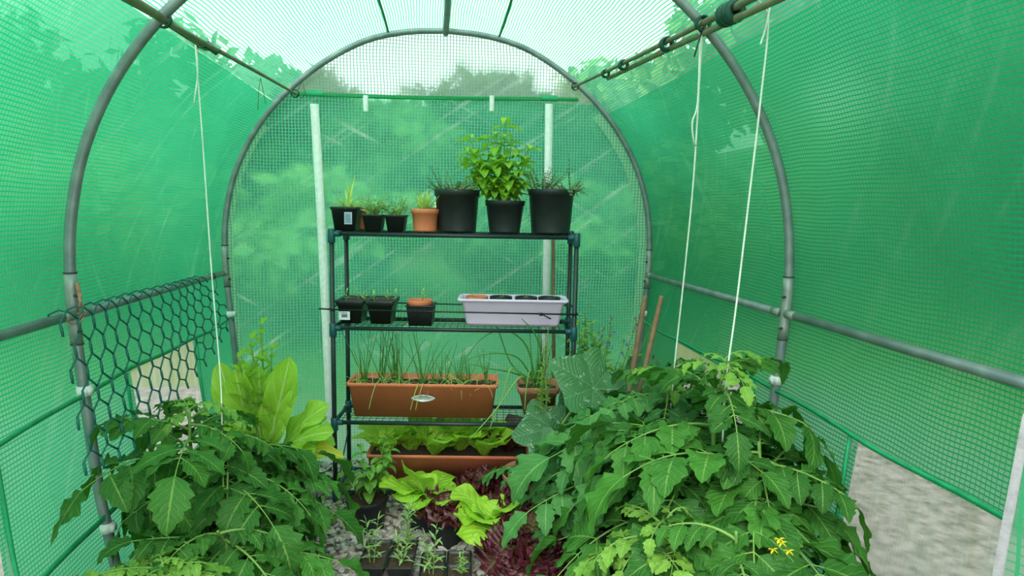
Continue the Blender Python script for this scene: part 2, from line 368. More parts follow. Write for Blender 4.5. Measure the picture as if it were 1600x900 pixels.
M['weed'] = leafmat('weed_leaf', (0.22, 0.46, 0.07), (0.10, 0.28, 0.04), (0.24, 0.44, 0.1), (0.3, 0.6, 0.05), 0.3, 0.5, 5, 0.4, 0.3)

# ------------------------------------------------------------------ the setting
def stonemat():
    t = NT('gravel_stone'); p = t.n('ShaderNodeBsdfPrincipled'); p.inputs['Roughness'].default_value = 0.85
    A = t.n('ShaderNodeAttribute', attribute_name='rnd'); r = t.n('ShaderNodeValToRGB')
    e = r.color_ramp.elements; e[0].position = 0; e[0].color = (0.20, 0.19, 0.19, 1); e[1].position = 1; e[1].color = (0.75, 0.71, 0.66, 1)
    for pos, c in ((0.25, (0.34, 0.32, 0.31, 1)), (0.5, (0.52, 0.47, 0.42, 1)), (0.62, (0.40, 0.31, 0.24, 1)), (0.75, (0.62, 0.57, 0.50, 1)), (0.85, (0.48, 0.42, 0.39, 1))):
        k = e.new(pos); k.color = c
    t.l(A.outputs['Fac'], r.inputs[0]); t.col(p, 'Base Color', t.mixc(t.ramp(t.noise(160, 3), 0.4, 0.7, 0, 0.35), r.outputs[0], (0.12, 0.11, 0.10)))
    b = t.n('ShaderNodeBump'); b.inputs['Strength'].default_value = 0.5; b.inputs['Distance'].default_value = 0.003
    t.l(t.noise(140, 3), b.inputs['Height']); t.l(b.outputs[0], p.inputs['Normal']); t.l(p.outputs[0], t.out.inputs[0]); return t.m
M['stone'] = stonemat()
M['ground_in'] = plain('gritty_ground', (0.14, 0.12, 0.10), 0.95, 0, (0.25, 0.23, 0.21), 60, 1.0, 90)
M['grass'] = plain('lawn_grass', (0.10, 0.20, 0.035), 0.9, 0, (0.20, 0.22, 0.08), 1.3, 1.0, 40)
M['dry_grass'] = plain('dry_grass_and_grit', (0.30, 0.28, 0.25), 0.95, 0, (0.08, 0.09, 0.06), 16, 1.0, 60)

b = MB(); b.grid([[(-0.9, 0.5, 0), (0.9, 0.5, 0)], [(-0.9, 3.07, 0), (0.9, 3.07, 0)]])
tag(b.build('floor', M['ground_in']), kind='structure')
b = MB()
N = 90; xs = np.linspace(-16, 16, N); ys = np.linspace(-8, 22, N)
def bank(x, y):
    def ss(a, b_, v): v = min(1, max(0, (v - a) / (b_ - a))); return v * v * (3 - 2 * v)
    return -0.02 + 1.5 * ss(2.6, 5.5, x) * ss(-6, -1, y) + 0.9 * ss(4.6, 9, y) + 0.8 * ss(2.6, 6, -x) * ss(-6, -1, y)
b.grid([[(x, y, bank(x, y)) for x in xs] for y in ys])
tag(b.build('lawn', M['grass']), kind='structure')
b = MB()
pts = [[(x, y, -0.008 + 0.004 * math.sin(7 * x + 3 * y)) for x in np.linspace(0.96, 2.9, 14)] for y in np.linspace(-1, 4.5, 30)]
b.grid(pts); tag(b.build('path', M['dry_grass']), kind='structure')
b = MB(); b.grid([[(x, y, -0.010) for x in (-2.4, -0.96)] for y in (-1, 4.5)])
tag(b.build('path', M['dry_grass']), kind='structure')

# cover: side walls, ceiling, back wall
P0 = offset_profile(0.02)
arc = np.concatenate([[0], np.cumsum(np.linalg.norm(np.diff(P0, axis=0), axis=1))]); arc -= arc[-1] / 2
def cover(name, i0, i1, mat, holes=()):
    ys = np.arange(HY[0] - 0.03, BACK + 0.001, 0.035); ys[-1] = BACK
    b = MB(); P = []; UV = []
    rs = random.Random(i0)
    for y in ys:
        row = []
        for i in range(i0, i1):
            x, z = P0[i]
            nx, nz = FULL[i][0] / 1.0, (FULL[i][1] - 1.0)
            # tight over the hoops, slack between them
            ph = min(abs(y - h) for h in HY) / 0.627
            sl = 0.008 * math.sin(PI * min(1, ph)) * math.sin(6 * arc[i] + 2.5 * y) + 0.001 * math.sin(31 * y + 6 * arc[i])
            sl -= 0.012 * min(1, ph)
            x = x + nx * sl; z = z + nz * sl * 0.7
            row.append((x, y, max(z, 0.0))); UV.append((arc[i], y))
        P.append(row)
    P = np.array(P); a, n = P.shape[:2]; F = []
    for j in range(a - 1):
        yc = (ys[j] + ys[j + 1]) / 2
        for k in range(n - 1):
            zc = (P[j, k, 2] + P[j, k + 1, 2]) / 2
            if any(h[0] < yc < h[1] and h[2] < zc < h[3] for h in holes): continue
            F.append((j * n + k, j * n + k + 1, (j + 1) * n + k + 1, (j + 1) * n + k))
    b.add(P.reshape(-1, 3), F, UV)
    return tag(b.build(name, mat), kind='structure')
NT_ = len(FULL)
k0 = next(i for i in range(NT_) if FULL[i][1] > 1.66); k1 = NT_ - k0
HOLES = [(2.07, 2.60, 0.33, 0.70), (0.6, 1.43, 0.30, 0.68)]
cover('wall_left', 0, k0 + 1, M['film_side_shaded'], HOLES)
cover('ceiling', k0, k1, M['film_roof_skylit'])
cover('wall_right', k1 - 1, NT_, M['film_side_shaded'], [(1.96, 2.60, 0.33, 0.69), (0.6, 1.43, 0.15, 0.68)])
# back wall: a fan of the profile
b = MB(); P = []; UV = []
for s in np.linspace(0, 1, 26):
    row = []
    for (x, z) in P0:
        zz = max(z, 0) ; X = x * s; Z = 0.9 + (zz - 0.9) * s
        Y = BACK - 0.018 * s * (1 - s) * 4 * (0.5 + 0.5 * math.sin(7 * X + 4 * Z)) - 0.008 * math.sin(15 * Z + 5 * X) * (1 - s)
        row.append((X, Y, Z)); UV.append((X, Z))
    row.append((P0[0][0] * s, BACK - 0.0 * s, 0.9 + (0 - 0.9) * s)); UV.append((P0[0][0] * s, 0.9 - 0.9 * s))
    P.append(row)
P = np.array(P)
b.grid(P, UV)
# close the strip along the ground
row = P[:, -2], P[:, 0]
b.grid(np.stack([P[:, -2], (P[:, -2] + P[:, 0]) / 2, P[:, 0]], 1), np.stack([P[:, -2][:, [0, 2]], ((P[:, -2] + P[:, 0]) / 2)[:, [0, 2]], P[:, 0][:, [0, 2]]], 1).reshape(-1, 2))
b2 = MB(); n = len(P0)
b2.grid(P[:, :-1], np.array(UV).reshape(26, -1, 2)[:, :-1].reshape(-1, 2)); b2.grid(np.stack([P[:, -2], (P[:, -2] + P[:, 0]) / 2, P[:, 0]], 1), np.stack([P[:, -2][:, [0, 2]], ((P[:, -2] + P[:, 0]) / 2)[:, [0, 2]], P[:, 0][:, [0, 2]]], 1).reshape(-1, 2))
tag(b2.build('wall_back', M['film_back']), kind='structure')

def ribbon(name, pts, wv, mat, kind='structure', thick=0.002, uvs=1.0):
    """flat tape following pts; wv = width direction * half width"""
    b = MB(); P = np.array([tuple(p) for p in pts]); W = np.array(wv, float)
    if W.ndim == 1: W = np.tile(W, (len(P), 1))
    T = np.gradient(P, axis=0); Nn = np.cross(T, W); Nn /= np.linalg.norm(Nn, axis=1)[:, None]; Nn *= thick / 2
    L = np.concatenate([[0], np.cumsum(np.linalg.norm(np.diff(P, axis=0), axis=1))])
    G = np.stack([P - W + Nn, P + W + Nn, P + W - Nn, P - W - Nn], 1)
    wl = np.linalg.norm(W, axis=1)
    UV = np.stack([np.stack([-wl, L], 1), np.stack([wl, L], 1), np.stack([wl, L], 1), np.stack([-wl, L], 1)], 1)
    b.grid(G, UV.reshape(-1, 2), 0.5, True)
    o = b.build(name, mat); return tag(o, kind=kind)
# hemmed top of the door panel, its two zips and two hanging tabs
ribbon('trim_1', [(x, BACK - 0.03, 1.738 + 0.012 * math.sin(1.6 * (x + 0.6)) * (x / 0.7) + (0.012 if x > 0 else -0.01) * abs(x)) for x in np.linspace(-0.69, 0.62, 30)], (0, 0, 0.009), M['seam'])
zl = [(-0.591 + 0.054 * t + 0.004 * math.sin(5 * t), BACK - 0.034 - 0.006 * math.sin(6 * t), 1.69 - 1.61 * t) for t in np.linspace(0, 1, 26)]
ribbon('trim_2', zl, (0.019, 0, 0), M['zip'])
zr = [(0.479 + 0.014 * t, BACK - 0.034 - 0.006 * math.sin(5 * t), 1.73 - 1.65 * t) for t in np.linspace(0, 1, 26)]
ribbon('trim_3', zr, (0.018, 0, 0), M['zip'])
for i, (x, z) in enumerate(((-0.364, 1.735), (0.209, 1.757))):
    ribbon('trim_%d' % (4 + i), [(x, BACK - 0.038, z), (x, BACK - 0.040, z - 0.035), (x, BACK - 0.036, z - 0.07)], (0.011, 0, 0), M['zip'])
for i, x in enumerate((-0.59, 0.479)):
    ribbon('trim_%d' % (6 + i), [(x - 0.04, BACK - 0.034, 1.735 + 0.02 * i), (x + 0.04, BACK - 0.034, 1.735 + 0.02 * i)], (0, 0, 0.014), M['seam_dark'])
# cream bands of doubled cover along the end hoop
def hoop_band(name, i0, i1, r0, r1):
    b = MB(); P = []; UV = []
    for i in range(i0, i1):
        c = np.array([0, 1.0]); d = FULL[i] - c; s0 = 1 - r0; s1 = 1 - r1
        a = FULL[i] * [s0, 1] if FULL[i][1] < 1 else c + d * s0
        e = FULL[i] * [s1, 1] if FULL[i][1] < 1 else c + d * s1
        P.append([(a[0], BACK - 0.022, a[1]), (e[0], BACK - 0.022, e[1])]); UV += [(a[0], a[1]), (e[0], e[1])]
    b.grid(P, UV); return tag(b.build(name, M['cream_band']), kind='structure')
kz = lambda z: next(i for i in range(NT_) if FULL[i][1] > z)
hoop_band('trim_8', 2, kz(1.62), 0.012, 0.034)
hoop_band('trim_9', NT_ - kz(1.72), NT_ - 2, 0.012, 0.055)
# long green seams in the ceiling, a hem along each wall
def roof_pt(u, y, dz=0.0):
    i = np.searchsorted(arc, u); q = P0[min(i, NT_ - 1)] * ((u - arc[i - 1]) / (arc[i] - arc[i - 1])) + P0[i - 1] * (1 - (u - arc[i - 1]) / (arc[i] - arc[i - 1]))
    return (q[0] * 0.985, y, 1 + (q[1] - 1) * 0.985 + dz)
for i, (u0, u1) in enumerate(((-0.27, -0.31), (0.24, 0.20))):
    ribbon('trim_%d' % (10 + i), [roof_pt(u1 + (u0 - u1) * t + 0.006 * math.sin(9 * t), 0.52 + 2.50 * t) for t in np.linspace(0, 1, 30)], (0.005, 0, 0), M['seam_dark'], thick=0.004)
def wallseam(name, side, z, y0, y1, hw, mat, off=0.006):
    pts = []
    for y in np.linspace(y0, y1, 40):
        zz = z + 0.008 * math.sin(4 * y) + 0.003 * math.sin(13 * y)
        pts.append((side * (wall_x(zz) - off), y, zz))
    return ribbon(name, pts, (0, 0, hw), mat, thick=0.004)
wallseam('trim_12', -1, 0.720, 0.52, 3.0, 0.0055, M['seam_dark'])
wallseam('trim_13', 1, 0.700, 0.52, 3.0, 0.0055, M['seam_dark'])
wallseam('trim_14', -1, 0.375, 0.52, 3.0, 0.008, M['seam_dark'])
wallseam('trim_15', 1, 0.335, 1.45, 3.0, 0.008, M['seam_dark'])

# netting windows hanging in front of the holes
def net_window(name, side, y0, y1, z0, z1, ybot0=None, ybot1=None):
    r = bpy.data.objects.new(name, None); COL.objects.link(r); tag(r, kind='structure')
    b = MB(); P = []; UV = []
    yb0 = y0 if ybot0 is None else ybot0; yb1 = y1 if ybot1 is None else ybot1
    for t in np.linspace(0, 1, 14):
        z = z1 + (z0 - z1) * t; row = []
        for s in np.linspace(0, 1, 50):
            y = (y0 + (yb0 - y0) * t) * (1 - s) + (y1 + (yb1 - y1) * t) * s
            row.append((side * (wall_x(z) + 0.012 + 0.008 * math.sin(s * 40 + 2 * t) * (0.3 + t)), y, z)); UV.append((z, y))
        P.append(row)
    b.grid(P, UV); b.build('insect_netting', M['netting'], r)
    e = MB()
    for yy0, yy1 in ((y0, yb0), (y1, yb1)):
        e.tube([(side * (wall_x(z1 + (z0 - z1) * t) + 0.008), yy0 + (yy1 - yy0) * t, z1 + (z0 - z1) * t) for t in np.linspace(0, 1, 8)], 0.005, 6)
    e.build('green_binding', M['seam_dark'], r)
    return r
net_window('window_1', -1, 2.04, 2.62, 0.31, 0.715)
net_window('window_2', -1, 0.58, 1.44, 0.28, 0.705)
net_window('window_3', 1, 1.93, 2.62, 0.31, 0.70)
net_window('window_4', 1, 0.58, 1.44, 0.12, 0.69)

# ------------------------------------------------------------------ trees and hedge beyond the cover
M['bark'] = plain('bark', (0.10, 0.08, 0.06), 0.9)
def crownmat(name, a, b_):
    return leafmat(name, a, b_, a, (0.2, 0.4, 0.05), 0.25, 0.6, 4, 0.0, 0.1)
CM = [crownmat('dark_tree_leaf', (0.09, 0.19, 0.05), (0.03, 0.08, 0.025)), crownmat('mid_tree_leaf', (0.20, 0.34, 0.07), (0.07, 0.16, 0.04)), crownmat('light_tree_leaf', (0.34, 0.46, 0.12), (0.14, 0.26, 0.06))]
def tree(x, y, h, r, kind, seed, label, name='garden_tree'):
    g = np.random.default_rng(seed); root = thing(name, label, 'tree' if name == 'garden_tree' else 'shrub', (x, y, bank(x, y)), 'trees and shrubs beyond the cover')
    t = MB(); t.tube([(0, 0, -0.02), (0.03, 0, h * 0.4), (0, 0.05, h * 0.8)], [r * 0.09, r * 0.07, r * 0.03], 8); t.build('trunk', M['bark'], root)
    nb = 16; ctr = g.normal(0, 1, (nb, 3)); ctr /= np.linalg.norm(ctr, axis=1)[:, None]; ctr *= g.uniform(0.2, 0.72, (nb, 1))
    n = 3600; k = g.integers(0, nb, n); d = g.normal(0, 1, (n, 3)); d /= np.linalg.norm(d, axis=1)[:, None]
    p = ctr[k] + d * g.uniform(0.22, 0.38, (n, 1)); p[:, 0:2] *= r * 1.15; p[:, 2] = h * 0.52 + p[:, 2] * h * 0.5
    p[:, 2] = np.maximum(p[:, 2], 0.05)
    a = g.normal(0, 1, (n, 3)); a /= np.linalg.norm(a, axis=1)[:, None]; c = np.cross(a, d); c /= np.linalg.norm(c, axis=1)[:, None] + 1e-9
    s = g.uniform(0.06, 0.13, (n, 1)) * (0.6 + r * 0.35)
    V = np.stack([p - a * s, p + c * s * 0.6, p + a * s, p - c * s * 0.6], 1).reshape(-1, 3)
    F = np.arange(4 * n).reshape(n, 4); q = MB()
    q.add(V, F, None, np.repeat(np.clip(g.uniform(0, 1, nb)[k] * 0.7 + g.uniform(0, 0.3, n), 0, 1), 4)); q.build('crown', CM[kind], root, False)
TREES = [(-3.4, 8.2, 2.5, 1.5, 1), (-1.7, 8.8, 2.5, 1.4, 0), (-0.4, 8.0, 2.1, 1.2, 1), (0.9, 8.6, 2.6, 1.3, 0), (2.7, 8.4, 2.6, 1.4, 2), (4.3, 7.8, 3.2, 1.7, 1),
         (-5.0, 6.6, 2.3, 1.7, 0), (-5.6, 4.2, 2.1, 1.6, 1), (-5.3, 1.8, 1.9, 1.5, 0), (4.9, 5.4, 3.6, 1.9, 0), (4.7, 3.0, 4.3, 1.9, 1), (4.8, 0.6, 5.2, 2.0, 0),
         (-0.9, 5.8, 1.5, 1.0, 2), (0.9, 6.0, 1.4, 1.0, 1), (2.6, 6.2, 1.8, 1.0, 2), (-2.6, 6.0, 1.6, 1.1, 2), (5.2, -1.6, 4.6, 1.9, 1), (3.7, 1.7, 3.0, 1.4, 0), (3.8, 4.2, 2.7, 1.4, 0), (6.9, 2.4, 5.2, 2.6, 0)]
TL = ['low tree beyond the back wall at far left', 'dark tree beyond the back wall behind the left zip', 'mid green tree beyond the back wall above the small pots', 'dark tree beyond the back wall behind the tall basil', 'pale green tree beyond the back wall right of the shelf', 'tall tree beyond the corner at right of the back hoop',
      'dark tree beyond the left wall nearest the back corner', 'mid green tree beyond the left wall behind the middle of the rail', 'dark low tree beyond the left wall nearest the viewer', 'dark tall tree beyond the right wall nearest the back corner', 'tall mid green tree beyond the right wall behind the two strings', 'dark tall tree beyond the right wall past the near rail',
      'pale bush behind the lower back wall left of the shelf', 'green bush behind the lower back wall under the shelf', 'pale bush behind the lower back wall at right', 'pale bush behind the lower back wall in the left corner', 'mid green tree beyond the right wall nearest the viewer', 'dark tree close outside the right wall above the near rail', 'dark tree close outside the right wall behind the front hoop', 'tallest dark tree furthest beyond the right wall']
for i, (x, y, h, r, k) in enumerate(TREES):
    tree(x, y, h, r, k, 40 + i, 'Blurred ' + TL[i], 'garden_bush' if 'bush' in TL[i] else 'garden_tree')

# ------------------------------------------------------------------ steel frame
def clipring(z, x, y, root):
    b = MB(); b.tube([(x, y, z - 0.013), (x * 0.999, y, z + 0.013)], 0.0185, 14); b.box((x - math.copysign(0.018, x), y - 0.004, z), (0.010, 0.02, 0.018)); b.build('white_clip', M['white_plastic'], root, off=root.location)
def hoop(y, label):
    root = thing('greenhouse_hoop', label, 'metal hoop', (0, y, 0), None)
    b = MB(); b.tube([(p[0], y, max(p[1], 0)) for p in FULL], 0.0135, 12); b.build('hoop_tube', M['steel'], root, off=root.location)
    for s in (-1, 1):
        j = MB(); j.tube([(s * wall_x(z), y, z) for z in np.linspace(0.86, 1.05, 6)], 0.0152, 12); jo = j.build('joint_sleeve', M['steel_joint'], root, off=root.location)
        for z in (0.86, 1.05):
            q = MB(); q.tube([(s * wall_x(z), y, z - 0.0018), (s * wall_x(z), y, z + 0.0018)], 0.0162, 12); q.build('joint_seam', M['screw'], jo, off=root.location)
        for z in (0.895, 0.99):
            q = MB(); q.tube([(s * (wall_x(z) - 0.012), y - 0.008, z), (s * (wall_x(z) - 0.021), y - 0.012, z)], 0.004, 8); q.build('screw', M['screw'], jo, off=root.location)
        clipring(0.733, s * wall_x(0.733), y, root)
        if y > 1: clipring(0.345, s * wall_x(0.345), y, root)
    return root
hoop(HY[0], 'Grey steel hoop nearest the viewer, out of view overhead')
hoop(HY[1], 'Grey steel hoop arching in front, wide and cut by the top of the photo')
hoop(HY[2], 'Grey steel hoop at the far end framing the back wall, whole arch in view')
def rail(name, p0, p1, r, label, joint=True):
    p0 = Vector(p0); p1 = Vector(p1); root = thing(name, label, 'metal rail', p0)
    b = MB(); b.tube([p0 + (p1 - p0) * t for t in (0, 0.5, 1)], r, 12); b.build('rail_tube', M['steel'], root, off=p0)
    if joint:
        d = (p1 - p0).normalized()
        for qa in (p0, p1 - d * 0.045): j = MB(); j.tube([qa, qa + d * 0.045], r * 1.12, 12); j.build('end_collar', M['steel_joint'], root, off=p0)
    return root
G = 0.016
rx = wall_x(0.94)
for s, side in ((-1, 'left'), (1, 'right')):
    rail('side_rail', (s * (rx - 0.004), HY[0] + G, 0.945), (s * (rx - 0.004), HY[1] - G, 0.94), 0.0125, 'Near grey steel rail along the %s wall, running out of the photo' % side)
    rail('side_rail', (s * (rx - 0.004), HY[1] + G, 0.938), (s * (rx - 0.004), HY[2] - G, 0.926), 0.0125, 'Far grey steel rail along the %s wall between the visible hoops' % side)
rail('ridge_bar', (-0.005, HY[0] + G, 2.03), (-0.005, HY[1] - G, 2.03), 0.0135, 'Near steel ridge bar overhead, above the photo')
rail('ridge_bar', (-0.005, HY[1] + G, 2.03), (-0.005, HY[2] - G, 2.022), 0.0135, 'Grey steel ridge bar running to the top of the far hoop')
# rusty wire tie at the left joint
b = MB(); c = Vector((-rx + 0.004, HY[1], 0.94))
for k in range(3):
    b.tube([c + Vector((0.019 * math.cos(a), 0.019 * math.sin(a), -0.012 + 0.012 * k + 0.012 * math.sin(a))) for a in np.linspace(0, 2 * PI, 14)], 0.0022, 6)
b.tube([c + Vector((0.018, -0.008, 0.0)), c + Vector((0.020, -0.010, 0.05)), c + Vector((0.016, -0.012, 0.085))], 0.005, 6)
tag(b.build('wire_tie', M['rust']), 'Rusty wire tie wound round the joint of the left rail', 'wire tie')

# ------------------------------------------------------------------ canes, ties and strings overhead
def cane(name, p0, p1, r0, r1, label, mat='bamboo', nodes=0.16, group=None, sag=0.0):
    p0 = Vector(p0); p1 = Vector(p1); L = (p1 - p0).length; n = 60; pts = []; rr = []
    g = random.Random(int(L * 1e4))
    ph = g.random()
    for i in range(n + 1):
        t = i / n; p = p0 + (p1 - p0) * t; p.z -= sag * math.sin(PI * t) - 0.0015 * math.sin(9 * t + ph * 6); pts.append(p)
        q = (t * L / nodes + ph) % 1.0
        rr.append((r0 + (r1 - r0) * t) * (1.18 if (q < 0.07) else 1.0))
    b = MB(); b.tube(pts, rr, 10); o = b.build(name, M[mat]); return tag(o, label, 'cane', group)
cL0 = Vector((-0.735, 1.30, 1.655)); dL = (at(465, 150, 3.00) - at(247, 24, 1.79)); dL.normalize()
A1 = at(247, 26, 1.765); A2 = at(466, 149, 2.985)
LA = A1 + (A1 - A2) * 0.98
cane('bamboo_cane', LA, A2, 0.010, 0.0055, 'Long bamboo cane under the left of the roof, reaching the far hoop')
B2 = at(314, 68, 2.06); B1 = at(238, 20, 1.73); B1 = B1 + (B1 - B2) * 1.6
cane('bamboo_cane', B1, B2, 0.0125, 0.011, 'Thick short bamboo cane lashed beside the long one, upper left')
R1 = at(1100, 36, 1.765); R2 = at(895, 137, 2.985); RA = R1 + (R1 - R2) * 0.98
cane('bamboo_cane', RA, R2, 0.011, 0.006, 'Long bamboo cane under the right of the roof, reaching the far hoop')
S2 = at(950, 122, 2.60); S1 = at(1104, 50, 1.76); S1 = S1 + (S1 - S2) * 1.1
cane('bamboo_cane', S1, S2, 0.010, 0.008, 'Second bamboo cane lashed just below the long one, upper right')
def wrap(name, p, axis, r, wdt, mat, label, cat='tie', tails=()):
    p = Vector(p); ax = Vector(axis).normalized(); u = ax.orthogonal().normalized(); v = ax.cross(u); b = MB()
    for k in range(3):
        o = (k - 1) * wdt / 3
        b.tube([p + ax * o + (u * math.cos(a) + v * math.sin(a)) * r for a in np.linspace(0, 2 * PI, 15)], wdt / 5.0, 6)
    for t in tails: b.tube([p + Vector(q) for q in t], wdt / 7, 6)
    return tag(b.build(name, M[mat]), label, cat)
axR = (R2 - R1); axL = (A2 - A1)
for i, (px, py, Y, r, wd, lb) in enumerate(((1145, 22, 1.63, 0.020, 0.06, 'Wide dark green tape round the right canes nearest the viewer'), (1035, 77, 2.0, 0.019, 0.022, 'Dark green tie round the right canes between the hoops'), (974, 106, 2.36, 0.016, 0.02, 'Dark green tie round the right canes near the far end'), (952, 117, 2.55, 0.014, 0.018, 'Dark tie at the end of the second right cane'))):
    c_ = at(px, py, Y); t_ = (c_ - R1).dot(axR) / axR.length_squared; c_ = R1 + axR * t_; wrap('green_tie', c_ - Vector((0, 0, 0.008)), axR, r, wd, 'green_tape', lb)
c_ = R2 + (R1 - R2) * 0.03
wrap('black_cable_tie', c_, axR, 0.016, 0.010, 'black_tie', 'Black cable tie fixing the right cane to the far hoop', 'cable tie', [[(0, 0, 0.01), (-0.02, 0, 0.03), (-0.035, 0, 0.01)]])
wrap('black_cable_tie', A2 + (A1 - A2) * 0.04, axL, 0.016, 0.010, 'black_tie', 'Black cable tie fixing the left cane to the far hoop', 'cable tie', [[(0.01, 0, 0.01), (0.03, 0, 0.05), (0.045, 0, 0.005), (0.03, -0.01, -0.02)]])
wrap('green_tie', R1 + axR * 0.005, axR, 0.020, 0.016, 'green_tape', 'Thin green tie where the right canes cross the front hoop', 'tie', [[(0, 0, -0.01), (-0.01, 0, -0.05), (-0.02, 0, -0.09)]])
wrap('green_tie', A1 + axL * 0.02, axL, 0.020, 0.012, 'green_tape', 'Thin green tie where the left canes cross the front hoop', 'tie', [[(0, 0, 0), (0.02, 0, -0.02), (0.05, 0.02, -0.04)]])
# clip on left cane
cc = at(323, 72, 2.12)
b = MB(); b.box(cc, (0.030, 0.05, 0.018)); b.tube([cc + Vector((0.0, 0, 0.0)), cc + Vector((0.024, 0.01, -0.018)), cc + Vector((0.034, 0.01, -0.006))], 0.007, 8); b.tube([cc + Vector((-0.02, -0.03, 0.002)), cc + Vector((-0.005, 0.03, 0.006))], 0.013, 8)
tag(b.build('cane_clip', M['green_tape']), 'Dark green plastic cane clip at the end of the thick left cane', 'clip')
def string(name, pts, r, label, extra=()):
    b = MB()
    def dense(P):
        P = [tuple(p) for p in P]
        return catmull(P, 8)
    b.tube(dense(pts), r, 6)
    for e in extra: b.tube(dense(e), r, 6)
    return tag(b.build(name, M['string']), label, 'string')
sl = at(305, 66, 2.06)
string('garden_string', [sl + Vector((0, 0, 0.028)), sl, at(318, 240, 2.04), at(331, 430, 2.02), at(345, 600, 1.98), at(347, 705, 1.95)], 0.0022, 'White string hanging from the left canes down to the tomato plant',
       [[sl + Vector((0.0, 0, 0.028)), at(309, 110, 2.05), at(303, 162, 2.04)], [sl + Vector((0.012 * math.cos(a), 0.004, 0.012 + 0.016 * math.sin(a))) for a in np.linspace(0, 2 * PI, 9)]])
sr = at(1097, 48, 1.775)
string('garden_string', [sr + Vector((0, 0, 0.02)), sr, at(1090, 180, 1.80), at(1082, 300, 1.84), at(1068, 440, 1.9), at(1055, 560, 1.95), at(1048, 640, 1.98)], 0.0025, 'White string with a loose loop tied where the right cane meets the front hoop',
       [[at(1094, 60, 1.775), at(1090, 160, 1.77), at(1082, 190, 1.77), at(1083, 215, 1.78), at(1087, 228, 1.80)], [sr + Vector((0.014 * math.cos(a), 0.0, 0.008 + 0.018 * math.sin(a))) for a in np.linspace(0, 2 * PI, 9)]])
t_ = 1.50; s3 = R1 + axR * ((1.52 - R1.y) / axR.y)
string('garden_string', [s3, at(1200, 30, 1.52), at(1188, 160, 1.53), at(1168, 330, 1.55), at(1150, 480, 1.57), at(1134, 600, 1.59), at(1129, 690, 1.60)], 0.0025, 'White string nearest the viewer at right, tied to the tall tomato stem',
       [[at(1203, 10, 1.515), at(1196, 45, 1.51), at(1188, 70, 1.51)]])
b = MB(); q = at(407, 122, 2.62)
b.tube(catmull([tuple(q), tuple(at(404, 145, 2.62)), tuple(at(403, 172, 2.62))], 6), 0.0012, 5); b.tube(catmull([tuple(q), tuple(at(411, 140, 2.62)), tuple(at(415, 162, 2.62))], 6), 0.0012, 5)
tag(b.build('thin_twine', M['stem_brown']), 'Short thin brown twine hanging from the left cane near the far hoop', 'twine')
q = Vector((-rx + 0.004, 2.84, 0.928))
wrap('black_cable_tie', q, (0, 1, 0), 0.0145, 0.006, 'black_tie', 'Thin black tie on the left rail beside the far hoop', 'cable tie', [[(0.014, 0, 0), (0.02, 0, -0.04), (0.005, 0, -0.08)]])

# ------------------------------------------------------------------ teal plastic mesh hung on the left rail
zb_y = [1.56, 1.72, 1.89, 2.05, 2.34, 2.56, 2.72]; zb_z = [0.585, 0.553, 0.55, 0.59, 0.66, 0.74, 0.80]
def netpt(u, v):
    Y = 1.64 + u * 1.0 - 0.06 * v * (1 - u)
    zt = 0.967 - 0.015 * u; zb = float(np.interp(Y, zb_y, zb_z)); z = zt + (zb - zt) * v
    x = -0.955 + 0.02 * math.sin(PI * min(v, 1)) + 0.075 * v ** 2 + 0.03 * u * v + 0.004 * math.sin(11 * u + 5 * v)
    return Vector((x, Y, z))
b = MB(); nc, nr = 14, 7; seen = set()
def hexv(c, r, top):   # vertices of a brick-like hexagonal lattice
    return (c, r, top)
def hp(i, j):
    # zig-zag lattice: j rows of vertices, i along
    return None
H = 1.0 / nr; W = 1.0 / nc
for r in range(nr):
    off = 0.5 * W * (r % 2)
    for c in range(-1, nc + 1):
        x0 = c * W + off; xm = x0 + W / 2; x1 = x0 + W; y0 = r * H
        def P(x, y): return netpt(min(max(x, 0.0), 1.0), y)
        if x0 < -0.001 or x1 > 1.001:
            continue
        # peak at xm (upper), valleys at x0, x1; twisted upright below each valley
        pk = P(xm, y0); va = P(x0, y0 + H * 0.42); vb = P(x1, y0 + H * 0.42); va2 = P(x0, y0 + H)
        b.tube([pk, P((xm + x0) / 2 + W * 0.03, y0 + H * 0.17), va], 0.0026, 6); b.tube([pk, P((xm + x1) / 2 - W * 0.03, y0 + H * 0.17), vb], 0.0026, 6)
        for (xx) in ((x0, x1) if c in (nc - 1, nc - 2) else (x0,)):
            b.tube([P(xx, y0 + H * 0.42), P(xx, y0 + H * 0.70), P(xx, y0 + H)], [0.0028, 0.0036, 0.0028], 6)
for c in range(nc):   # top loops over the rail
    x = (c + 0.5) * W; p = netpt(x, 0)
    b.tube([p + Vector((0.0, 0, -0.004)), p + Vector((-0.020, 0.002, 0.002)), p + Vector((-0.045, 0.004, -0.010)), p + Vector((-0.050, 0.004, -0.032))], 0.0022, 6)
tag(b.build('plastic_mesh', M['net']), 'Dark teal hexagonal plastic coated mesh hanging from the left rail', 'wire mesh')

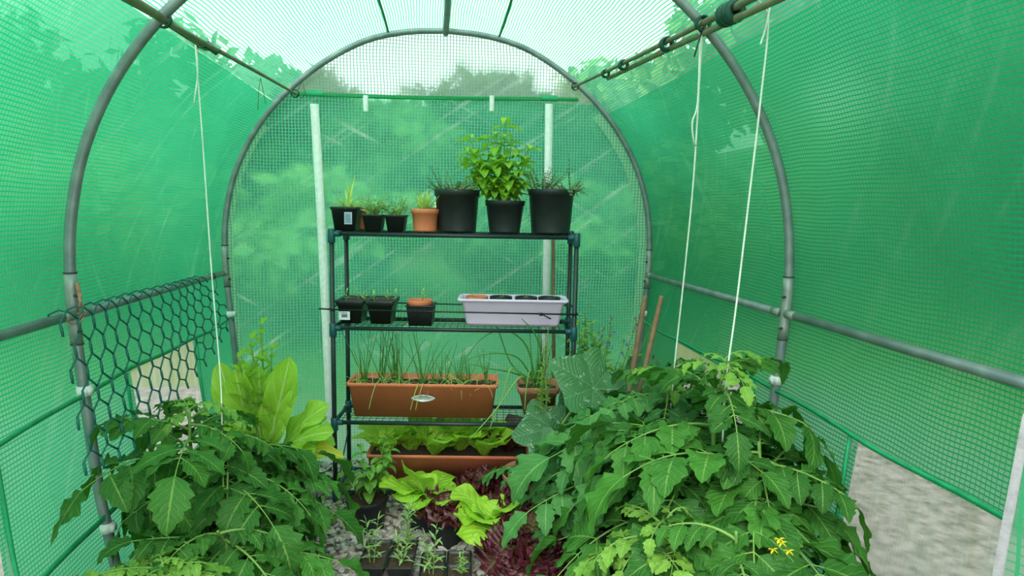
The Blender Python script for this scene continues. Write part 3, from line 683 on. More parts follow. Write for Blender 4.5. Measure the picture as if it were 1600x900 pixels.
# ------------------------------------------------------------------ door flap edge at the right, near the viewer
def zy(z): return float(np.interp(z, [0.6, 0.72, 0.80, 0.9, 1.0, 1.06], [0.778, 0.779, 0.785, 0.793, 0.800, 0.81]))
r = bpy.data.objects.new('door_1', None); COL.objects.link(r); tag(r, kind='structure')
zs = np.linspace(0.02, 1.02, 30)
b = MB(); P = []; UV = []
for z in zs:
    row = []
    for s in np.linspace(0, 1, 8):
        x0 = zy(max(z, 0.6)) + 0.008; x1 = wall_x(z) - 0.01
        if z > 0.95: x0 = x0 + (z - 0.95) * 0.4
        row.append((x0 + (x1 - x0) * s, 0.80 - 0.15 * s + 0.01 * math.sin(9 * s + 4 * z), z)); UV.append((x0 + (x1 - x0) * s, z))
    P.append(row)
b.grid(P, UV); b.build('flap_film', M['film_door'], r)
b = MB(); b.grid([[(P[i][0][0] - 0.010, 0.803, zs[i]), (P[i][0][0] - 0.004, 0.794, zs[i]), (P[i][0][0] + 0.004, 0.798, zs[i])] for i in range(30)])
b.build('zip_tape', M['flap_zip'], r)

# ------------------------------------------------------------------ leaves
def frame(d, up=(0, 0, 1)):
    d = Vector(d).normalized(); r = d.cross(Vector(up))
    if r.length < 1e-3: r = Vector((1, 0, 0))
    r.normalize(); n = r.cross(d).normalized(); return np.array(d), np.array(r), np.array(n)
def rot(v, ax, a): return Matrix.Rotation(a, 3, Vector(ax)) @ Vector(v)
def o_lance(t): return np.sin(PI * np.clip(t, 0, 1) ** 0.8) ** 0.9
def o_ovate(t): return np.sin(PI * t ** 0.72) ** 0.75
def o_obov(t): return (np.sin(PI * t ** 1.55) ** 0.55) * 0.96 + 0.04
def o_fan(t): return np.where(t < 0.72, 0.22 + 0.78 * np.sin(np.clip(t / 0.72, 0, 1) * PI / 2) ** 1.1, np.sqrt(np.clip(1 - ((t - 0.72) / 0.285) ** 2, 0, 1)))
def o_chard(t): q = np.clip((t - 0.25) / 0.75, 0, 1); return np.clip((1 - np.abs(2 * q ** 1.1 - 1) ** 2.4) ** 0.6 * (0.82 + 0.18 * q), 0.035, 1)
def o_tom(t):
    w0 = np.sin(PI * t ** 0.68) ** 0.8
    k = t * 5.0; saw = 1 - np.abs(((k) % 1.0) - 0.62) / 0.62
    return w0 * (0.76 + 0.27 * saw)
SG = {}
def leaf(mb, p, d, L, Wd, outline=o_ovate, droop=0.6, fold=0.25, ruf=0.0, rk=3.0, up=(0, 0, 1), n=10, k=2, fwd=0.0, r=None, ph=None, roll=0.0, tw=0.0):
    D, R_, N_ = frame(d, up)
    if roll:
        c, s_ = math.cos(roll), math.sin(roll); R_, N_ = R_ * c + N_ * s_, N_ * c - R_ * s_
    t = np.linspace(0, 1, n + 1)[:, None]; s = np.linspace(-1, 1, 2 * k + 1)[None, :]
    wv = outline(t[:, 0])[:, None] * Wd / 2
    if abs(droop) < 1e-3: droop = 1e-3
    X = L / droop * np.sin(droop * t); Z = -L / droop * (1 - np.cos(droop * t))
    cx, sz = np.cos(droop * t), np.sin(droop * t)     # local tangent
    ph = rnd.random() * 6 if ph is None else ph
    a = fold + 0 * t
    yy = s * wv * np.cos(a); zz = np.abs(s) * wv * np.sin(a)
    zz = zz + ruf * wv * s ** 2 * np.sin(t * rk * 2 * PI + ph + s * 1.3)
    xx = fwd * L * np.abs(s) * wv / (Wd / 2 + 1e-9) * (1 - t)
    Xf = X + xx * cx + zz * sz; Zf = Z - xx * sz + zz * cx
    Yf = yy + tw * L * t ** 2
    P = np.array(tuple(p)) + Xf[..., None] * D + Yf[..., None] * R_ + Zf[..., None] * N_
    uv = np.stack(np.broadcast_arrays(s + 0 * t, t + 0 * s), -1).reshape(-1, 2)
    mb.grid(P, uv, rnd.random() if r is None else r)
def arcpts(p, d, L, droop, n=8, side=0.0):
    p = Vector(p); d = Vector(d).normalized(); pts = [p.copy()]; dirs = [d.copy()]
    sd = d.cross(Vector((0, 0, 1)))
    for i in range(n):
        d = (d + Vector((0, 0, -droop / n)) + sd * (side / n)).normalized(); p = p + d * (L / n); pts.append(p.copy()); dirs.append(d.copy())
    return pts, dirs
def compound(fm, sm, p, d, L, droop=1.0, size=1.0, pairs=4, r0=0.0045, seed=None, rv=None):
    n = 12; pts, dirs = arcpts(p, d, L, droop, n, rnd.uniform(-0.35, 0.35))
    sm.tube(pts, [r0 * (1 - 0.7 * i / n) for i in range(n + 1)], 6, False)
    rv = rnd.random() if rv is None else rv
    ll = L * 0.40 * size
    def lf(pt, dr, ang, l, w):
        rt = dr.cross(Vector((0, 0, 1)))
        if rt.length < 0.05: rt = Vector((1, 0, 0))
        rt.normalize(); nn = rt.cross(dr).normalized()
        v = (dr * math.cos(ang) + rt * math.sin(ang)).normalized(); v = (v + nn * rnd.uniform(-0.25, 0.1)).normalized()
        sp = pt + v * l * 0.12
        leaf(fm, sp, v, l, w, o_tom, rnd.uniform(0.4, 1.3), rnd.uniform(0.05, 0.35), 0.16, 2.5, tuple(nn), 15, 2, 0.07, min(1, max(0, rv + rnd.uniform(-0.25, 0.25))), roll=rnd.uniform(-0.25, 0.25))
        sm.tube([pt, sp, sp + v * l * 0.05], r0 * 0.35, 5, False)
    for j in range(pairs):
        t = 0.30 + 0.58 * j / max(1, pairs - 1) if pairs > 1 else 0.6
        i = int(t * n)
        sc = (0.78, 1.0, 0.98, 0.85, 0.7)[min(j, 4)]
        for sgn in (-1, 1):
            lf(pts[i], dirs[i], sgn * rnd.uniform(0.85, 1.2), ll * sc * rnd.uniform(0.85, 1.12), ll * sc * rnd.uniform(0.62, 0.78))
        if j < pairs - 1 and pairs > 2:
            for sgn in (-1, 1):
                if rnd.random() < 0.7: lf(pts[min(n, i + 1)], dirs[i], sgn * 1.3, ll * 0.38, ll * 0.24)
    lf(pts[-1], dirs[-1], 0, ll * 1.2, ll * 0.85)

def squeeze(mb):
    for V in mb.V:
        z = np.clip(V[:, 2], 0, 2); lim = np.interp(z, HALF[:, 1], HALF[:, 0]) - 0.045
        ax = np.abs(V[:, 0]); over = ax > lim
        V[over, 0] = np.sign(V[over, 0]) * (lim[over] + 0.03 * np.tanh((ax[over] - lim[over]) / 0.12))
        V[:, 2] = np.where(V[:, 2] < 0.03, 0.03 + 0.02 * np.tanh((V[:, 2] - 0.03) / 0.1) * 0.5, V[:, 2])
        V[:, 1] = np.minimum(V[:, 1], 3.0)

def growbag(root, c, r, h, soil=True):
    b = MB(); n = 40; rings = []
    g = random.Random(int(c[0] * 1000 + c[1] * 77)); ph = g.random() * 6
    for z, k in ((0.0, 0.90), (0.02, 0.98), (h * 0.4, 1.03), (h * 0.8, 1.0), (h, 0.97), (h + 0.012, 0.99), (h + 0.006, 0.93), (h * 0.8, 0.9)):
        rings.append([(c[0] + (r * k + 0.006 * math.sin(5 * a + ph + 9 * z) + 0.004 * math.sin(11 * a + 20 * z)) * math.cos(a), c[1] + (r * k + 0.006 * math.sin(5 * a + ph + 9 * z)) * math.sin(a), z + (0.012 * math.sin(3 * a + ph) if z > h * 0.9 else 0)) for a in np.linspace(0, 2 * PI, n, endpoint=False)])
    b.loft(rings, True, False); b.build('grow_bag', M['black_bag'], root, off=root.location)
    s = MB(); s.loft([circ(r * 0.94, h * 0.82, 28, c[:2]), circ(r * 0.5, h * 0.86, 28, c[:2]), circ(0.01, h * 0.87, 28, c[:2])], True, True); s.build('soil', M['soil'], root, off=root.location)

def roundpot(root, c, r, h, z0=0.0, mat='black_plastic', rim=0.02, taper=0.80, soil=0.82, lip=0.004, slots=True):
    x, y = c[0], c[1]; rb = r * taper; b = MB()
    ri = lambda z: rb + (r - lip - rb) * (z / h)
    R = [circ(rb * 0.97, z0 + 0.004, 36, (x, y)), circ(rb, z0, 36, (x, y)), circ(rb, z0 + 0.008, 36, (x, y)), circ(ri(h - rim), z0 + h - rim, 36, (x, y)), circ(ri(h - rim) + lip, z0 + h - rim + 0.001, 36, (x, y)),
         circ(r, z0 + h - 0.002, 36, (x, y)), circ(r - 0.001, z0 + h, 36, (x, y)), circ(r - 0.005, z0 + h - 0.001, 36, (x, y)), circ(ri(h * soil) - 0.003, z0 + h * soil * 0.92, 36, (x, y))]
    b.loft(R, True, False); b.build('pot', M[mat], root, off=root.location)
    s = MB(); rs = ri(h * soil) - 0.003
    s.loft([circ(rs * k, z0 + h * soil + 0.004 * (1 - k) + (0.002 * math.sin(k * 20)), 28, (x, y)) for k in (1.0, 0.8, 0.6, 0.4, 0.2, 0.02)], False, True); s.build('soil', M['soil'], root, off=root.location)
    return z0 + h * soil

def orient(pts, c, u):
    """local ring (x along u) placed at c"""
    return [(c[0] + u[0] * p[0] - u[1] * p[1], c[1] + u[1] * p[0] + u[0] * p[1], c[2] + p[2]) for p in pts]
def boxpot(root, c, wx, dy, h, taper=0.8, mat='black_plastic', rim=0.012, lip=0.003, soil=0.85, rad=0.008, u=(1, 0), name='pot', soilname='soil', ribs=0):
    b = MB(); tw = lambda z: (wx - (1 - taper) * wx * (1 - z / h) if wx < dy * 2.2 else wx - (1 - taper) * dy * (1 - z / h)); td = lambda z: dy - (1 - taper) * dy * (1 - z / h)
    def rr(z, g=0, zz=None): return orient(rrect(tw(z) - 2 * lip + g, td(z) - 2 * lip + g, z if zz is None else zz, rad), c, u)
    R = [rr(0, -0.006, 0.003), rr(0), rr(h - rim), rr(h - rim, 2 * lip, h - rim + 0.001), rr(h, 2 * lip, h - 0.001), rr(h, 2 * lip - 0.002, h), rr(h, -0.002, h - 0.002), rr(h * soil, -0.006, h * soil * 0.95)]
    b.loft(R, True, False)
    if ribs:
        for i in range(ribs):
            x = (i + 0.5) / ribs - 0.5
            for sy in (-1, 1):
                b.tube(orient([(x * tw(0.0) * 0.95, sy * (td(0) / 2 - lip), 0.002), (x * tw(h) * 0.95, sy * (td(h - rim) / 2 - lip + 0.0005), h - rim)], c, u), 0.0018, 5)
    b.build(name, M[mat], root, off=root.location)
    s = MB(); n0 = []
    for k in (1.0, 0.6, 0.2, 0.02):
        n0.append(orient(rrect((tw(h * soil) - 2 * lip - 0.004) * k, (td(h * soil) - 2 * lip - 0.004) * k, h * soil + 0.003 * (1 - k), rad * k * 0.9), c, u))
    s.loft(n0, False, True); s.build(soilname, M['soil'], root, off=root.location)
    return c[2] + h * soil

def tomato(label, base, top, nl, L, seed, mat='tomato', pot=('bag', 0.15, 0.24), explicit=(), tmin=0.15, arc_=None, young=5, flowers=(), stemr=0.008, size=1.0, name='tomato_plant', el=0.35, droop=0.85):
    global rnd
    rnd = random.Random(seed)
    root = thing(name, label, 'tomato plant', (base[0], base[1], 0))
    z0 = 0.0
    if pot:
        if pot[0] == 'bag': growbag(root, base, pot[1], pot[2]); z0 = pot[2] * 0.85
        else: z0 = roundpot(root, base, pot[1], pot[2])
    p0 = Vector((base[0], base[1], z0 - 0.01)); p3 = Vector(top)
    mid1 = p0.lerp(p3, 0.35) + Vector((rnd.uniform(-0.03, 0.03), rnd.uniform(-0.03, 0.03), 0.03)); mid2 = p0.lerp(p3, 0.7) + Vector((rnd.uniform(-0.02, 0.02), rnd.uniform(-0.02, 0.02), 0.02))
    S = [Vector(q) for q in catmull([tuple(p0), tuple(mid1), tuple(mid2), tuple(p3)], 8)]
    sm = MB(); fm = MB(); ym = MB()
    sm.tube(S, [stemr * (1 - 0.55 * i / (len(S) - 1)) for i in range(len(S))], 8)
    for i in range(nl):
        t = tmin + (0.97 - tmin) * (i + 0.5) / nl; q = S[int(t * (len(S) - 1))]
        if arc_: az = rnd.uniform(*arc_)
        else: az = i * 2.4 + rnd.uniform(-0.4, 0.4)
        e = el + rnd.uniform(-0.25, 0.3); l = L * (0.72 + 0.5 * math.sin(PI * min(1, t * 0.95))) * rnd.uniform(0.8, 1.1) * (1 if t < 0.8 else 0.75)
        compound(fm, sm, q, (math.cos(az) * math.cos(e), math.sin(az) * math.cos(e), math.sin(e)), l, rnd.uniform(0.7, 1.4) * droop, size)
    for e in explicit:      # leaves whose tips the photo shows
        tip = Vector(e[0]); t = e[1]; q = S[int(t * (len(S) - 1))]; v = tip - q; l = v.length * 0.86
        v.z += l * e[2] if len(e) > 2 else l * 0.35
        compound(fm, sm, q, v, l, (e[2] if len(e) > 2 else 0.35) * 2.2, e[3] if len(e) > 3 else size)
    for i in range(young):
        az = i * 2.2; l = L * 0.36 * rnd.uniform(0.7, 1.2)
        compound(ym, sm, S[-1] - Vector((0, 0, 0.01 * i)), (math.cos(az) * 0.7, math.sin(az) * 0.7, 0.75), l, 1.5, 1.0, 3, 0.003)
    squeeze(fm); squeeze(sm); sm.build('stem', M['stem'], root, off=root.location); fm.build('foliage', M[mat], root, off=root.location)
    if young: squeeze(ym); tag(ym.build('young_foliage', M['tomato_young'] if mat != 'tomato_young' else M['tomato_young'], root, off=root.location), 'lighter new leaves at the growing tip')
    if flowers:
        b = MB()
        for f in flowers:
            f = Vector(f)
            for k in range(6):
                for j in range(3):
                    a = k * PI / 3 + j; c_ = f + Vector((0.012 * (j - 1), 0.01 * (j % 2), -0.014 * j))
                    leaf(b, c_, (math.cos(a), math.sin(a) * 0.5, 0.4 * math.cos(a * 2)), 0.013, 0.005, o_lance, 0.5, 0.1, n=4, k=1)
        b.build('flower_truss', M['yellow_flower'], root, off=root.location)
    return root

# ------------------------------------------------------------------ shelf rack
FL = Vector((-0.458, 2.600, 0)); FR = Vector((0.508, 2.492, 0))
SU = (FR - FL).normalized(); SN = Vector((-SU.y, SU.x, 0)); SW = (FR - FL).length; SD = 0.235
U2 = (SU.x, SU.y)
def sp(a, bk, z): return FL + SU * a + SN * bk + Vector((0, 0, z))
def sa(px, py, bk):
    """distance along the rack of what stands behind pixel px,py at depth bk"""
    d = CF + (px - 800) / FPX * CR - (py - 450) / FPX * CU
    q = FL + SN * bk; t = (q - CP).dot(SN) / d.dot(SN); return (CP + d * t - q).dot(SU)
rack = thing('plant_rack', 'Black tubular four tier plant rack with teal joints against the back wall', 'shelf rack', FL)
TZ = [0.055, 0.355, 0.748, 1.127]
for a in (0, SW):
    for bk in (0, SD):
        b = MB(); b.tube([sp(a, bk, 0.0), sp(a, bk, TZ[3] + 0.012)], 0.0095, 12); b.build('post', M['shelf_tube'], rack, off=FL)
for i, z in enumerate(TZ):
    for a in (0, SW):
        for bk in (0, SD):
            b = MB(); b.tube([sp(a, bk, z - 0.036), sp(a, bk, z - 0.034), sp(a, bk, z + 0.018), sp(a, bk, z + 0.020)], [0.0125, 0.0145, 0.0145, 0.0125], 14)
            s = 1 if a == 0 else -1; t = 1 if bk == 0 else -1
            b.tube([sp(a, bk, z), sp(a + s * 0.035, bk, z)], 0.0115, 10); b.tube([sp(a, bk, z), sp(a, bk + t * 0.045, z + 0.001)], 0.0115, 10)
            b.build('corner_joint', M['shelf_joint'], rack, off=FL)
    f = MB()
    for bk in (0, SD): f.tube([sp(0.012, bk, z), sp(SW - 0.012, bk, z)], 0.0085, 10)
    for a in (0, SW): f.tube([sp(a, 0.012, z), sp(a, SD - 0.012, z)], 0.0085, 10)
    fo = f.build('shelf_frame', M['shelf_tube'], rack, off=FL)
    if i > 0:
        g = MB()
        for k in range(34):
            a = 0.03 + (SW - 0.06) * k / 33; g.tube([sp(a, -0.002, z + 0.0075), sp(a, 0.0, z + 0.0095), sp(a, SD, z + 0.0095)], 0.0012, 5)
        for k in range(1, 7):
            g.tube([sp(0.02, SD * k / 7, z + 0.0085), sp(SW - 0.02, SD * k / 7, z + 0.0085)], 0.0012, 5)
        g.build('wire_grid', M['wire'], rack, off=FL)
b = MB(); b.tube([sp(0, 0.01, 0.05), sp(0, SD - 0.01, 0.24)], 0.003, 6); b.build('brace', M['shelf_tube'], rack, off=FL)
T3 = TZ[3] + 0.0115; T2 = TZ[2] + 0.0115; T1 = TZ[1] + 0.0115
# strap round the posts above the middle shelf
b = MB(); zz = 0.825
zF = lambda a: zz - 0.004 * a
b.tube([sp(-0.010, -0.013, zF(0)), sp(SW / 2, -0.0135, zF(0.5)), sp(SW + 0.010, -0.013, zF(1))], 0.0032, 8)
b.tube([sp(-0.014, SD + 0.012, 0.82), sp(SW / 2, SD + 0.0115, 0.815), sp(SW + 0.012, SD + 0.012, 0.82)], 0.0032, 8)
b.tube([sp(-0.014, SD + 0.012, 0.82), sp(-0.013, 0.05, zF(0)), sp(-0.015, -0.005, zF(0)), sp(-0.05, -0.02, zF(0) + 0.004)], 0.0034, 8)
b.tube([sp(SW + 0.012, SD + 0.012, 0.82), sp(SW + 0.012, -0.012, zF(1))], 0.0032, 8)
a_ = sa(845, 482, 0); b.box(sp(a_, -0.018, zF(1)), (0.012, 0.010, 0.012)); b.tube([sp(a_ + 0.005, -0.018, zF(1)), sp(a_ + 0.04, -0.024, zF(1) - 0.018)], 0.0030, 6)
tag(b.build('black_strap', M['black_tie']), 'Black cable tie strap running round the rack across the lilac trough', 'strap')

# ------------------------------------------------------------------ small plants
def rosette(fm, c, n, L, Wd, out, droop, fold, ruf, rk, el0, el1, seed, nn=10, k=3, r=None):
    g = random.Random(seed)
    for i in range(n):
        t = i / max(1, n - 1); az = i * 2.4 + g.uniform(-0.3, 0.3); e = el0 + (el1 - el0) * t + g.uniform(-0.1, 0.1); l = L * (1 - 0.45 * t) * g.uniform(0.85, 1.1)
        d = (math.cos(az) * math.cos(e), math.sin(az) * math.cos(e), math.sin(e))
        up = (-math.cos(az) * math.sin(e), -math.sin(az) * math.sin(e), math.cos(e))
        leaf(fm, (c[0] + 0.008 * math.cos(az), c[1] + 0.008 * math.sin(az), c[2]), d, l, Wd * l / L, out, droop * g.uniform(0.7, 1.3), fold, ruf * g.uniform(0.8, 1.2), rk * g.uniform(0.85, 1.15), up, nn, k, r=g.random() if r is None else r, ph=g.random() * 6)
def herb(fm, sm, c, n, h, spread, ll, lw, seed, out=o_lance, pairs=7, droop=0.4, rr=0.0012, opp=True, mn=0.25, curve=0.3, e=0.55):
    g = random.Random(seed)
    for i in range(n):
        a = g.uniform(0, 2 * PI); q = g.uniform(0, spread * 0.5); p = Vector((c[0] + q * math.cos(a), c[1] + q * math.sin(a), c[2]))
        H = h * g.uniform(0.6, 1.08); d = Vector((math.cos(a) * spread / h * g.uniform(0.3, 1.4), math.sin(a) * spread / h * g.uniform(0.3, 1.4), 1))
        pts, dirs = arcpts(p, d, H, curve * g.uniform(-0.2, 1), 8); sm.tube(pts, [rr * (1.2 - 0.7 * j / 8) for j in range(9)], 5, False)
        for j in range(pairs):
            t = mn + (1 - mn) * (j + 0.5) / pairs; k = min(8, int(t * 8.99)); az = j * PI / 2 + a + g.uniform(-0.4, 0.4)
            for s in ((0, PI) if opp else (j * 0.9,)):
                b_ = az + s; dd = Vector((math.cos(b_), math.sin(b_), 0)) * math.cos(e) + dirs[k] * math.sin(e)
                sc = (1 - 0.45 * t) * g.uniform(0.75, 1.15)
                leaf(fm, pts[k], dd, ll * sc, lw * sc, out, droop * g.uniform(0.4, 1.6), 0.25, 0.05, 2, tuple(dirs[k]), 5 if ll < 0.05 else 7, 1 if ll < 0.05 else 2, r=g.random())
        leaf(fm, pts[-1], dirs[-1], ll * 0.6, lw * 0.6, out, 0.4, 0.3, n=5, k=1, r=0.9)
def tuft(fm, c, n, h, spread, wd, seed, droop=0.9, n_=7):
    g = random.Random(seed)
    for i in range(n):
        a = g.uniform(0, 2 * PI); e = g.uniform(0.6, 1.5); d = (math.cos(a) * math.cos(e), math.sin(a) * math.cos(e), math.sin(e))
        leaf(fm, (c[0] + g.uniform(-1, 1) * spread * 0.3, c[1] + g.uniform(-1, 1) * spread * 0.3, c[2]), d, h * g.uniform(0.6, 1.1), wd, o_lance, droop * g.uniform(0.4, 1.5), 0.3, 0, 1, n=n_, k=1, r=g.random(), up=(-math.cos(a) * math.sin(e), -math.sin(a) * math.sin(e), math.cos(e)))
def blades(fm, c, n, h, sx, sy, r, seed, droop=0.5, lean=0.4, pr=0.0015):
    g = random.Random(seed)
    for i in range(n):
        p = Vector((c[0] + g.uniform(-sx, sx), c[1] + g.uniform(-sy, sy), c[2])); a = g.uniform(0, 2 * PI)
        pts, dd = arcpts(p, (math.cos(a) * lean * g.random(), math.sin(a) * lean * g.random(), 1), h * g.uniform(0.5, 1.1), droop * g.uniform(0, 1.6) , 10, g.uniform(-0.3, 0.3))
        fm.tube(pts, [pr * (1 - 0.8 * j / 10) + 0.0003 for j in range(11)], 5, False, r=g.random())

def finish(root, fm=None, mat=None, sm=None, smat='stem', fname='foliage', sname='stem', clip=False):
    if sm and sm.n: (squeeze(sm) if clip else None); sm.build(sname, M[smat], root, off=root.location)
    if fm and fm.n: (squeeze(fm) if clip else None); fm.build(fname, M[mat], root, off=root.location)

def px_w(p0, p1, Y): return (p1 - p0) * Y / FPX

# --- top tier
def top_item(px0, px1, py, bk):
    a = (sa(px0, py, bk) + sa(px1, py, bk)) / 2; return a, sp(a, bk, T3)
# black square pot with blue label
a, c = top_item(521, 563, 345, 0.075)
r = thing('seedling_pot', 'Black square pot with a pale blue label, leftmost on the top shelf', 'potted plant', c)
zt = boxpot(r, tuple(c), 0.112, 0.11, 0.095, 0.80, u=U2)
b = MB(); b.box(c + Vector((0.012, -0.0535, 0.050)), (0.030, 0.0015, 0.048)); lb = b.build('label_sticker', M['label_blue'], r, False, c); b = MB()
for k in range(7): b.box(c + Vector((0.012, -0.0548, 0.033 + 0.0055 * k)), (0.022, 0.0006, 0.0016))
b.build('print', M['ink'], lb, False, c)
fm = MB(); tuft(fm, (c.x, c.y, zt), 26, 0.095, 0.05, 0.008, 1, 1.0); tuft(fm, (c.x + 0.005, c.y, zt), 6, 0.15, 0.02, 0.011, 2, 0.3); finish(r, fm, 'seedling_pale')
# terracotta pot behind it
a, c = top_item(544, 570, 345, 0.175); r = thing('seedling_pot', 'Small terracotta pot half hidden behind the labelled black pot', 'potted plant', c)
zt = roundpot(r, c, 0.050, 0.095, c.z, 'terracotta', 0.018); fm = MB(); tuft(fm, (c.x, c.y, zt), 16, 0.07, 0.04, 0.008, 3); finish(r, fm, 'seedling_pale')
# two small square black pots
for i, (x0, x1, lb, sd) in enumerate(((568, 601, 'Left one of two small black square pots of bushy seedlings on the top shelf', 4), (602, 637, 'Right one of two small black square pots of bushy seedlings on the top shelf', 5))):
    a, c = top_item(x0, x1, 345, 0.06); r = thing('seedling_pot', lb, 'potted plant', c, 'small black square pots on the top shelf')
    zt = boxpot(r, tuple(c), 0.088, 0.088, 0.066, 0.80, u=U2, rim=0.008); fm = MB(); sm = MB(); herb(fm, sm, (c.x, c.y, zt), 11, 0.085, 0.05, 0.05, 0.009, sd, pairs=5, droop=0.8); tuft(fm, (c.x, c.y, zt), 16, 0.075, 0.05, 0.009, sd + 30); finish(r, fm, 'seedling', sm)
# terracotta round pot, and one behind
a, c = top_item(642, 686, 345, 0.065); r = thing('seedling_pot', 'Terracotta round pot of pale upright seedlings in the middle of the top shelf', 'potted plant', c)
zt = roundpot(r, c, 0.0575, 0.092, c.z, 'terracotta', 0.020); fm = MB(); tuft(fm, (c.x - 0.005, c.y, zt), 34, 0.10, 0.05, 0.012, 6, 0.5); finish(r, fm, 'seedling_pale')
a, c = top_item(662, 690, 345, 0.180); r = thing('seedling_pot', 'Terracotta pot behind, squeezed between the seedling pot and the large black pot', 'potted plant', c)
zt = roundpot(r, c, 0.046, 0.098, c.z, 'terracotta', 0.018); fm = MB(); tuft(fm, (c.x, c.y, zt), 10, 0.04, 0.04, 0.006, 7); finish(r, fm, 'seedling_pale')
# large black thyme pots
a, c = top_item(680, 748, 345, 0.105); r = thing('thyme_pot', 'Large black round pot of low thyme left of the tall basil', 'potted plant', c)
zt = roundpot(r, c, 0.094, 0.172, c.z, 'black_plastic', 0.026, 0.84, 0.93); fm = MB(); sm = MB()
herb(fm, sm, (c.x, c.y, zt), 40, 0.075, 0.14, 0.015, 0.0075, 8, pairs=12, curve=0.5, rr=0.0009); herb(fm, sm, (c.x - 0.055, c.y - 0.02, zt), 6, 0.11, 0.07, 0.015, 0.0075, 9, pairs=12, rr=0.0009); finish(r, fm, 'thyme', sm, 'stem_dark')
a, c = top_item(825, 896, 345, 0.105); r = thing('thyme_pot', 'Large black round pot of sprawling thyme at the right end of the top shelf', 'potted plant', c)
zt = roundpot(r, c, 0.097, 0.180, c.z, 'black_plastic', 0.024, 0.82, 0.93); fm = MB(); sm = MB()
herb(fm, sm, (c.x - 0.045, c.y, zt), 26, 0.10, 0.08, 0.015, 0.0075, 10, pairs=13, rr=0.0009); herb(fm, sm, (c.x + 0.065, c.y, zt), 24, 0.08, 0.13, 0.015, 0.0075, 11, pairs=11, curve=1.2, rr=0.0009)
herb(fm, sm, (c.x + 0.085, c.y, zt), 3, 0.14, 0.02, 0.015, 0.0075, 12, pairs=13, rr=0.0009); finish(r, fm, 'thyme', sm, 'stem_dark')
# tall basil
a, c = top_item(758, 819, 345, 0.095); r = thing('basil_plant', 'Tall bushy bright green basil in a black pot, highest plant on the rack', 'potted plant', c)
zt = roundpot(r, c, 0.083, 0.132, c.z, 'black_plastic', 0.022, 0.76, 0.93); fm = MB(); sm = MB(); g = random.Random(21)
tips = [(790, 185, 0.0), (733, 212, 0.02), (728, 232, -0.03), (826, 228, 0.0), (812, 255, -0.04), (760, 225, 0.03), (775, 208, -0.01), (748, 255, -0.04), (800, 215, 0.04), (745, 275, 0.0), (812, 285, 0.0), (770, 250, -0.06), (790, 245, -0.05), (765, 280, -0.05), (800, 275, -0.04), (782, 285, -0.06)]
for (tx, ty, dy) in tips:
    tip = at(tx, ty, c.y + dy); p0 = Vector((c.x + g.uniform(-0.02, 0.02), c.y + g.uniform(-0.02, 0.02), zt))
    mid = p0.lerp(tip, 0.5) + Vector(((tip.x - p0.x) * 0.2, 0, 0.015)); S = [Vector(q) for q in catmull([tuple(p0), tuple(mid), tuple(tip)], 8)]
    sm.tube(S, [0.0026 * (1.2 - 0.7 * j / (len(S) - 1)) for j in range(len(S))], 6, False)
    n = 8
    for j in range(n):
        t = 0.22 + 0.78 * j / (n - 1); q = S[min(len(S) - 1, int(t * (len(S) - 1)))]; az = j * PI / 2 + g.uniform(-0.5, 0.5)
        for s in (0, PI):
            e = g.uniform(0.1, 0.6); l = (0.074 if t < 0.9 else 0.045) * g.uniform(0.75, 1.15)
            leaf(fm, q, (math.cos(az + s) * math.cos(e), math.sin(az + s) * math.cos(e), math.sin(e)), l, l * 0.56, o_ovate, g.uniform(0.8, 1.9), g.uniform(0.2, 0.5), 0.08, 2, (0, 0, 1), 8, 2, r=min(1, g.uniform(0.1, 0.8) + (0.35 if t > 0.8 else 0)))
finish(r, fm, 'basil', sm)

# --- middle tier
def mid_item(px0, px1, py, bk, T=T2): a = (sa(px0, py, bk) + sa(px1, py, bk)) / 2; return a, sp(a, bk, T)
a, c = mid_item(531, 575, 485, 0.10); a2, c2 = mid_item(577, 620, 485, 0.10)
for i, (cc_, lb, sd) in enumerate(((c, 'Deep black module pot with a white barcode label at the left of the middle shelf', 13), (c2, 'Deep black module pot joined right of the barcoded one on the middle shelf', 14))):
    r = thing('module_pot', lb, 'potted plant', cc_, 'deep black module pots')
    zt = boxpot(r, tuple(cc_), 0.118, 0.17, 0.098, 0.76, u=U2, rim=0.020, lip=0.005, soil=0.86); fm = MB(); sm = MB()
    for k in range(3):
        herb(fm, sm, (cc_.x + (-0.03, 0.02, 0.045)[k], cc_.y + (-0.03, 0.03, -0.04)[k], zt), 1, 0.045, 0.01, 0.035, 0.010, sd * 7 + k, pairs=3, droop=0.6, rr=0.0015)
    finish(r, fm, 'seedling_pale', sm)
    if i == 0:
        b = MB(); q = cc_ - SN * 0.080 - SU * 0.02 + Vector((0, 0, 0.036)); b.box(q, (0.045, 0.0018, 0.034), rot=math.atan2(SU.y, SU.x)); lb_ = b.build('barcode_label', M['label'], r, False, cc_)
        b = MB()
        for k in range(9): b.box(q - SN * 0.0014 + SU * (-0.010 + 0.0026 * k), (0.0012 + 0.0006 * (k % 3), 0.0006, 0.013), rot=math.atan2(SU.y, SU.x))
        b.box(q - SN * 0.0014 + Vector((0, 0, 0.0115)), (0.026, 0.0006, 0.0022), rot=math.atan2(SU.y, SU.x)); b.build('barcode', M['ink'], lb_, False, cc_)
a, c = mid_item(637, 680, 488, 0.06); r = thing('ribbed_box_pot', 'Ribbed black box pot holding a terracotta pot on the middle shelf', 'pot', c)
boxpot(r, tuple(c), 0.118, 0.115, 0.084, 0.84, u=U2, ribs=16, soil=0.25, rim=0.008)
c3 = c + Vector((-0.006, 0.002, 0.022)); r = thing('seedling_pot', 'Terracotta pot with a tiny seedling standing inside the ribbed black box', 'potted plant', c3)
